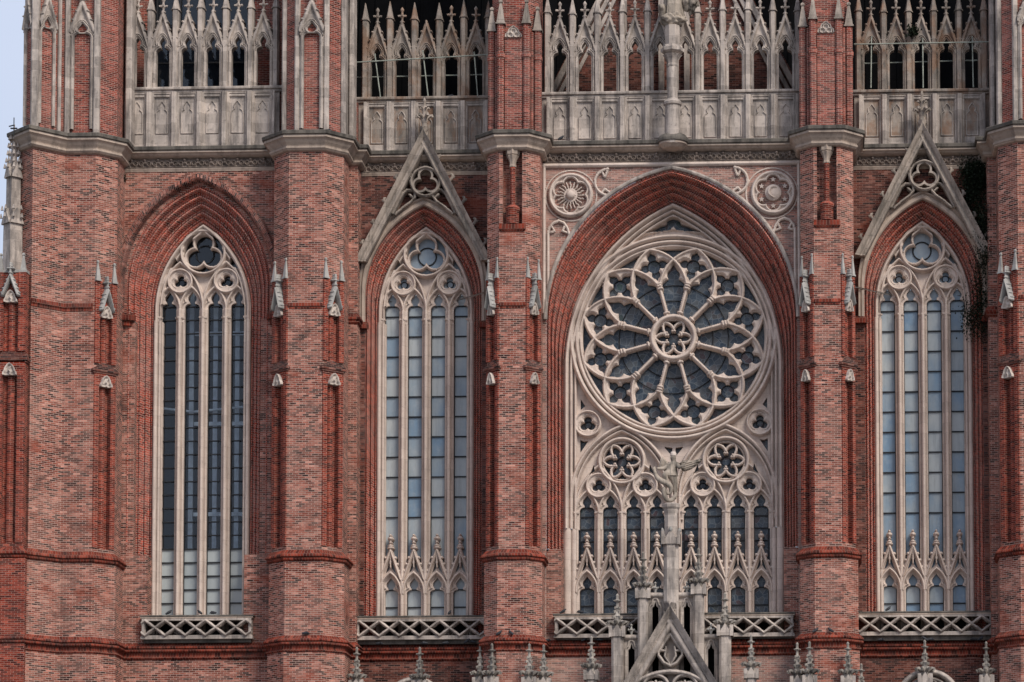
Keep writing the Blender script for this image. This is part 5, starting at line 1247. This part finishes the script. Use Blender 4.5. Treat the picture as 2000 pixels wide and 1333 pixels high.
# column with the saint at the foot of the nave gable
cl = MB(); cl.lathe([(.30, 36.4), (.30, 37.93), (.36, 37.97), (.38, 38.06), (.33, 38.12), (.22, 38.22), (.20, 38.35)], 14); cl.lathe([(.20, 38.3), (.205, 39.55)], 18)
co = cl.build('column', M['ashlar'], CA, (.09, -.72, 0), weld=True, angle=35); co['label'] = 'slim round column before the nave arcade carrying the saint'
cc = MB(); cc.lathe([(.205, 39.5), (.23, 39.54), (.23, 39.60), (.20, 39.63), (.22, 39.75), (.29, 39.90), (.37, 39.99), (.26, 40.03), (.36, 40.07), (.43, 40.12), (.44, 40.24), (.37, 40.28), (.36, 40.36)], 24, 0, 0, 0, .08, 8); cc.build('capital', M['ashlar'], co, weld=True, angle=40)
ab = MB(); ab.prism(oct_(.31), 40.3, 41.16); ab.build('plinth', M['ashlar'], co)
rb = MB(); rb.lathe([(0, 36.90), (.34, 36.88), (.52, 36.80), (.62, 36.68), (.64, 36.60), (.62, 36.52), (.5, 36.5)], 24, 0, .28); rb.build('corbel', M['grimy'], co, weld=True, angle=35)
rb = MB(); rb.lathe([(.56, 36.53), (.57, 36.43), (.50, 36.39), (.44, 36.31), (.38, 36.28), (.34, 36.27), (0, 36.2)], 24, 0, .28); rb.build('corbel', M['cornice'], co, weld=True, angle=35)

# ------------------------------------------------------------------ figures (skin-grown, then frozen to one mesh)
def skin_mesh(name, verts, edges, rad, mat, sub=2, root=0):
    me = bpy.data.meshes.new(name + '_base'); me.from_pydata(verts, edges, []); o = bpy.data.objects.new(name + '_base', me); COL.objects.link(o)
    md = o.modifiers.new('skin', 'SKIN'); md.use_smooth_shade = True
    for i, v in enumerate(me.skin_vertices[0].data):
        r = rad[i]; v.radius = (r, r) if not isinstance(r, tuple) else r; v.use_root = (i == root)
    sb = o.modifiers.new('sub', 'SUBSURF'); sb.levels = sb.render_levels = sub
    dg = bpy.context.evaluated_depsgraph_get(); out = bpy.data.meshes.new_from_object(o.evaluated_get(dg)); out.name = name
    bpy.data.objects.remove(o); out.materials.clear(); out.materials.append(mat)
    for p in out.polygons: p.use_smooth = True
    return out
def chain(vs, es, rs, pts, rads, start=None):
    prev = start
    for p, r in zip(pts, rads):
        vs.append(p); rs.append(r)
        if prev is not None: es.append((prev, len(vs) - 1))
        prev = len(vs) - 1
    return prev
# archangel trampling a dragon; local px frame of the photograph scaled to metres about the feet
sx = .0198
A = lambda x, y, d=0.0: ((x - 1312) * sx, d, (968 - y) * sx)
vs, es, rs = [], [], []
pelvis = chain(vs, es, rs, [A(1311, 911)], [.15])
chest = chain(vs, es, rs, [A(1312.5, 903), A(1316, 895)], [.13, .17], pelvis)
neck = chain(vs, es, rs, [A(1316.5, 889)], [.07], chest)
chain(vs, es, rs, [A(1316, 884.5, -.02), A(1316, 880.5, -.03), A(1316, 877, -.02)], [.085, .105, .07], neck)
chain(vs, es, rs, [A(1324, 894, -.03), A(1327, 901, -.12), A(1335, 900, -.22), A(1338, 898.5, -.24)], [.085, .075, .05, .04], chest)
chain(vs, es, rs, [A(1307, 897, -.03), A(1298, 903, -.12), A(1287, 904, -.2), A(1284, 903, -.22)], [.085, .065, .05, .045], chest)
chain(vs, es, rs, [A(1317, 921, 0), A(1319, 934, .02), A(1319.5, 946, .04), A(1319, 958, .05), A(1320, 963, -.05)], [.13, .10, .075, .055, .045], pelvis)
chain(vs, es, rs, [A(1302, 914, -.14), A(1299, 917, -.20), A(1304, 930, -.12), A(1306, 938, -.12), A(1303, 941, -.2)], [.11, .10, .075, .055, .045], pelvis)
rs = [r * 1.28 for r in rs]
ang = link('statue', skin_mesh('statue', vs, es, rs, M['statue'], 2, 0), None, (.04, YP - .02, 21.98))
label(ang, 'winged stone archangel with raised sword trampling a coiled dragon on the pillar', 'statue')
def wing(pts, name, y0, sweep, rows):
    R = Relief(min(p[0] for p in pts) - 3, max(p[0] for p in pts) + 3, min(p[1] for p in pts) - 3, max(p[1] for p in pts) + 3, .6)
    D = R.polyin(pts); dx, dy = sweep; s = (R.U * dx + R.V * dy) / math.hypot(dx, dy); R.add(D, .03 + .03 * np.abs(np.sin(s * rows)) + .02 * np.clip(D, 0, 3))
    return R.mesh(name, M['statue'], .05, True, sx)
def pxs(l): return [(1260 + a / 9.525 - 1312, 860 + b / 9.525 - 968) for a, b in l]
link('wing', wing(pxs([(255, 415), (262, 330), (290, 215), (345, 172), (420, 262), (500, 290), (600, 285), (655, 292), (560, 330), (430, 380)]), 'wing', 0, (1, .5), .8), ang, (0, .16, 0))
link('wing', wing(pxs([(650, 290), (720, 240), (900, 245), (1085, 195), (1050, 260), (960, 340), (860, 405), (740, 445), (690, 420)]), 'wing', 0, (.3, 1), .8), ang, (0, .18, 0))
sw = MB(); sw.tube([A(1334, 903, -.24), A(1350, 882, -.30)], .022, 5); sw.tube([A(1335, 896, -.25), A(1340, 900, -.25)], .025, 5); sw.build('sword', M['statue'], ang)
tn = MB(); tn.lathe([(.17, .42), (.20, .3), (.23, .1), (.26, -.05), (.22, -.06)], 16, 0, 0, 0, .08, 8); tn.build('tunic', M['statue'], ang, (-.0, 0, 1.05), weld=True, angle=60)
hl = MB(); hl.lathe([(.12, 0), (.125, .09), (.09, .16), (0, .18)], 10); hl.build('helmet', M['white'], ang, (.085, .0, 1.80), weld=True, angle=50)
vs, es, rs = [], [], []
d0 = chain(vs, es, rs, [A(1279, 901, -.16), A(1282, 905, -.2), A(1281, 914, -.18), A(1286, 924, -.2), A(1296, 930, -.22), A(1306, 934, -.22), A(1313, 941, -.2), A(1312, 950, -.16), A(1307, 955, -.14), A(1301, 950, -.2), A(1297.5, 942, -.24), A(1298, 955, -.26), A(1301, 964, -.24), A(1306, 968, -.18), A(1314, 966, -.12), A(1320, 958, -.14), A(1322, 950, -.12)], [.05, .085, .06, .09, .10, .105, .09, .075, .06, .075, .085, .08, .09, .075, .085, .07, .03])
chain(vs, es, rs, [A(1276.5, 904, -.2)], [.03], 1)
rs = [r * 1.25 for r in rs]
dr = link('statue', skin_mesh('statue', vs, es, rs, M['statue'], 2, 0), None, (.04, YP - .02, 21.98))
label(dr, 'coiled stone dragon biting upward at the archangel on the pillar', 'statue')
# saint on the column (feet, robe and beast fill the top edge of the picture)
B = lambda x, y, d=0.0: ((x - 1314) * .0205, d, (55 - y) * .0205)
from mathutils import noise as mnoise
def lumpy(name, mat, size, amp, fr, seed, sub=4):
    bm = bmesh.new(); bmesh.ops.create_icosphere(bm, subdivisions=sub, radius=1)
    for v in bm.verts:
        d = v.co.copy(); n = mnoise.fractal(d * fr + Vector((seed, 0, 0)), 1.0, 2.0, 4); v.co = Vector((d.x * size[0], d.y * size[1], d.z * size[2])) * (1 + amp * n)
    me = bpy.data.meshes.new(name); bm.to_mesh(me); bm.free()
    for p in me.polygons: p.use_smooth = True
    me.materials.append(mat); return me
sa = link('statue', lumpy('statue', M['statue'], (.47, .42, .30), .35, 2.6, 3.0), None, (.11, -.72, 41.42)); label(sa, 'robed stone saint standing on a rocky base atop the column', 'statue')
rbm = MB(); rbm.lathe([(.36, .35), (.40, .5), (.36, .9), (.33, 1.5), (.30, 1.9), (.34, 2.3), (.30, 2.55), (.10, 2.7), (0, 2.72)], 24, 0, 0, 0, .10, 9); rbm.build('robe', M['statue'], sa, (0, 0, -.30), weld=True, angle=60)
vs, es, rs = [], [], []
b0 = chain(vs, es, rs, [(0, 0, 2.2), (0, 0, 2.6), (0, -.02, 2.75), (0, -.05, 2.9), (0, -.03, 3.05)], [.25, .2, .09, .14, .10])
chain(vs, es, rs, [(.28, -.05, 2.45), (.38, -.15, 2.1), (.2, -.35, 2.0)], [.11, .09, .06], 1); chain(vs, es, rs, [(-.28, -.05, 2.45), (-.36, -.12, 2.1), (-.2, -.33, 1.85)], [.11, .09, .06], 1)
link('torso', skin_mesh('torso', vs, es, rs, M['statue']), sa, (0, 0, -.30))
vs, es, rs = [], [], []
chain(vs, es, rs, [(-.36, -.15, .25), (-.42, -.22, .48), (-.44, -.30, .66), (-.43, -.42, .70), (-.43, -.52, .66)], [.12, .14, .16, .13, .07]); chain(vs, es, rs, [(-.54, -.28, .82)], [.04], 2); chain(vs, es, rs, [(-.34, -.28, .83)], [.04], 2)
be = link('statue', skin_mesh('statue', vs, es, rs, M['statue']), None, (.11, -.72, 41.12)); label(be, 'small stone beast peering out at the feet of the saint', 'statue')
vs, es, rs = [], [], []
chain(vs, es, rs, [(.45, .05, .95), (.58, .0, .72), (.72, -.05, .70), (.80, 0, .95), (.74, .05, 1.4)], [.12, .20, .17, .14, .1]); link('drapery', lumpy('drapery', M['statue'], (.30, .22, .50), .5, 2.2, 9.0), sa, (.70, .0, .82))

# ------------------------------------------------------------------ loose things: poles, steel frame, birds, plants
def pole(p, q, y, lab, r=.026, grp=None, y2=None):
    a, b = W(*p, y), W(*q, y if y2 is None else y2); mb = MB(); mb.tube([(a[0], y, a[1]), (b[0], y if y2 is None else y2, b[1])], r, 7)
    mb.tube([(a[0], y, a[1]), (a[0] + (b[0] - a[0]) * .02, y, a[1] + (b[1] - a[1]) * .02)], r * 1.5, 7)
    return label(mb.build('scaffold_pole', M['pole'], weld=True, angle=50), lab, 'pole', grp)
pole((681, 123), (957, 107), .92, 'long sloping pole across the front of the lichen stained arcade')
pole((681, 152), (952, 146), 1.75, 'level pole passing behind the openings of the lichen stained arcade')
pole((732, 106), (743, 191), .98, 'leaning pole in the first opening of the lichen arcade, nearest the left tower')
pole((825.5, 99), (836, 188), .98, 'leaning pole in the middle opening of the lichen arcade')
pole((926, 102), (933, 188), .98, 'leaning pole in the lichen arcade opening nearest the nave turret')
pole((1668, 87), (1946, 82), .92, 'long level pole across the front of the dark stained arcade')
pole((1685, 124.5), (1946, 117), 1.75, 'pole passing behind the openings of the dark stained arcade')
pole((1702, 72), (1701, 172), .98, 'upright pole in the dark arcade opening nearest the nave turret')
pole((1802, 76), (1803, 172), .98, 'upright pole in the middle opening of the dark arcade')
pole((1899, 72), (1901, 171), .98, 'upright pole in the dark arcade opening nearest the right tower')
sf = empty('steel_frame', (X1 + .02, 2.3, 17)); label(sf, 'pale steel lift shaft frame seen through the dark tower window', 'steel frame')
for i, xx in enumerate((-.74, .24, 1.13)):
    mb = MB(); mb.box(xx - .09, xx + .09, -.05, .05, 0, 15.2); mb.build('post', M['steel'], sf)
mb = MB()
for z in (1.6, 5.2, 8.9, 12.6):
    mb.box(-.6, 1.5, -.12, -.06, z, z + .15)
mb.build('beam', M['steel'], sf)
mb = MB(); mb.tube([(-1.9, -.2, 9.6), (-.6, -.2, 9.45), (1.6, -.2, 9.65)], .05, 6); mb.build('brace', M['steel'], sf)

def bird_mesh(name, mat, pose):
    vs, es, rs = [], [], []
    if pose == 0: pts = [(-.17, 0, .03), (-.08, 0, .08), (0, 0, .12), (.06, 0, .17), (.09, 0, .23), (.13, 0, .23), (.16, 0, .22)]
    else: pts = [(-.19, 0, .08), (-.09, 0, .09), (0, 0, .10), (.07, 0, .11), (.13, 0, .10), (.16, 0, .07), (.185, 0, .05)]
    chain(vs, es, rs, pts, [(.02, .05), .055, .075, .06, .042, .03, .008]); return skin_mesh(name, vs, es, rs, mat, 1, 2)
BIRD = [bird_mesh('pigeon', M['pigeon'], 0), bird_mesh('pigeon', M['pigeon'], 1), bird_mesh('pigeon', M['pigeon_white'], 0)]
def pigeon(px, py, y, z, lab, kind=0, rz=0):
    x = W(px, py, y)[0]; o = link('pigeon', BIRD[kind], None, (x, y, z), rz, (.82, .82, .82)); label(o, lab, 'pigeon', 'pigeons perched on the ledges')
    return o
LZ = ZLT - .12
for px, py, y, z, lab, k, r in (
    (330, 1197, -.36, 17.84, 'pigeon on the tower balustrade below its first light', 0, .3), (390, 1197, -.36, 17.84, 'pigeon on the tower balustrade against the middle mullion', 0, 2.6), (416, 1196, -.36, 17.84, 'bowing pigeon on the tower balustrade below its third light', 1, 2.9),
    (878, 1198, .58, 17.87, 'pigeon on the blue window balustrade before its last mullion', 0, 1.2), (884, 1226, .78, 17.3, 'white pigeon inside a balustrade opening below the blue window', 2, .5),
    (597, 1237, -2.16, LZ + .1, 'pigeon on the string course of the tower buttress front', 1, .2),
    (741, 1250, .42, LZ, 'pigeon on the ledge below the blue window, nearest the tower', 1, .1), (829, 1249, .42, LZ, 'pigeon on the ledge above the side portal arch spire', 1, 3.0), (871, 1251, .40, LZ, 'larger pigeon stooping on the ledge below the blue window', 1, .5), (912, 1247, .44, LZ + .04, 'pigeon beside another on the ledge near the sun side buttress', 0, .1), (923, 1246, .44, LZ + .04, 'plump pigeon next to the sun side buttress on the ledge', 1, 3.1),
    (975, 1243, -1.88, LZ + .06, 'pigeon on the sun side buttress ledge, at its left edge', 0, .3), (998, 1243, -1.88, LZ + .06, 'pigeon on the middle of the sun side buttress ledge', 0, 2.4),
    (1069, 1247, -.2, LZ, 'dark pigeon in the corner between buttress and rose window balustrade', 1, .4), (1100, 1199, -.3, 17.77, 'pigeon on the rose window balustrade by the jamb', 0, .2), (1133, 1199, -.3, 17.77, 'pigeon on the rose window balustrade below the first light', 1, 2.9),
    (1142, 1250, -.3, LZ, 'speckled pigeon on the ledge beside a portal spire', 0, .1), (1170, 1250, -.3, LZ, 'pigeon on the ledge just before the portal pinnacle', 1, 3.0),
    (1593, 1234, -1.9, LZ + .07, 'pigeon on the moon side buttress ledge, toward the rose window', 0, .4), (1622, 1234, -1.9, LZ + .07, 'pigeon on the middle of the moon side buttress ledge', 0, 2.8), (1672, 1241, -1.2, LZ + .04, 'pigeon at the ivy side corner of the moon side buttress ledge', 1, .2),
    (1735, 1190, .58, 17.89, 'pigeon flapping on the balustrade below the grey window', 0, .5), (1721, 1242, .42, LZ, 'pigeon on the ledge below the grey window near the buttress', 1, .2), (1806, 1246, .40, LZ, 'pigeon on the ledge touching the spire of the side portal', 0, 2.9), (1818, 1243, .42, LZ, 'pigeon on the ledge just past the side portal spire', 1, .3), (1902, 1242, .44, LZ, 'pigeon on the ledge below the grey window near the tower', 1, 3.0), (1916, 1242, .44, LZ, 'last pigeon on the ledge beside the right tower', 0, .2),
    (669, 272, -1.0, ZCT + .02, 'pigeon on the tower cornice beside the lichen arcade', 0, .6), (641, 268, -1.9, ZCT + .03, 'pigeon on the tower cornice under the brick panel', 1, .2), (881, 203, 1.22, 38.99, 'pigeon on the lichen arcade rail under its fourth opening', 1, .1), (1096, 271, -.45, ZCT + .01, 'pigeon on the nave cornice under the first blind panel', 0, .3)):
    pigeon(px, py, y, z, lab, k, r)

def leaves(name, centres, n, size, seed, mat=M['leaf']):
    g = random.Random(seed); mb = MB()
    for _ in range(n):
        c, r = g.choice(centres); p = Vector(c) + Vector((g.gauss(0, r[0]), g.gauss(0, r[1]), g.gauss(0, r[2])))
        q = Matrix.Rotation(g.uniform(0, 6.28), 3, 'Z') @ Matrix.Rotation(g.uniform(-1.1, 1.1), 3, 'X'); s = size * g.uniform(.6, 1.4)
        mb.poly([p + q @ Vector(v) * s for v in ((0, 0, -.6), (.5, .05, 0), (0, .1, .8), (-.5, .05, 0))])
    return mb.mesh(name, mat)
shade_pts = [(1874 + random.random() * 50, 322 + random.random() * 150, .9) for _ in range(26)]  # leaf centres massed where the wall is in shadow, drawn as near-black foliage
iv = empty('ivy', (12.3, .9, 27)); label(iv, 'dark ivy with a leaf mass standing in for shadow on the wall beside the right tower', 'ivy')
cs = []
for px, py, y in ((1885, 340, .8), (1900, 360, .7), (1912, 400, .6), (1905, 440, .7), (1918, 470, .5), (1915, 520, .6), (1912, 560, .7), (1918, 590, .6), (1898, 372, .8), (1890, 620, .8), (1899, 632, .85), (1915, 640, .7), (1910, 600, .75), (1925, 430, .2), (1925, 500, .2)):
    x, z = W(px, py, y); cs.append(((x - 12.3, y - .9, z - 27), (.17, .10, .34)))
for px, py, y in shade_pts:
    if px > 1878 + (py - 322) * .27: x, z = W(px, py, y); cs.append(((x - 12.3, y - .9, z - 27), (.20, .05, .26)))
link('foliage', leaves('foliage', cs, 9000, .055, 3), iv)
mb = MB(); mb.tube([(c[0][0], c[0][1] + .1, c[0][2]) for c in sorted(cs[:15], key=lambda c: -c[0][2])], .02, 5); mb.build('stem', M['stem'], iv)
def tuft(px, py, y, r, n, seed, lab, cat='plant'):
    x, z = W(px, py, y); o = link('plant_tuft', leaves('plant_tuft', [((0, 0, 0), r)], n, .07, seed), None, (x, y, z)); label(o, lab, cat); return o
tuft(1783, 62, 1.1, (.11, .10, .09), 420, 5, 'round dark weed tuft rooted between two gablets of the dark arcade')
tuft(241, 347, -.1, (.05, .05, .08), 120, 6, 'small dark weed in the corner above the tower window arch')
mb = MB(); mb.tube([(0, 0, -.2), (0, 0, .55)], .02, 5); mb.tube([(-.2, 0, .2), (0, 0, .25), (.02, 0, .22)], .025, 5); mb.box(-.13, .13, -.04, .04, .1, .14)
x, z = W(27, 262, -3.0); label(mb.build('lightning_rod', M['iron'], None, (x, -3.0, z + .1)), 'thin iron rod standing on the tower corner cornice against the sky', 'rod')
for o in PROTO: bpy.data.objects.remove(o)
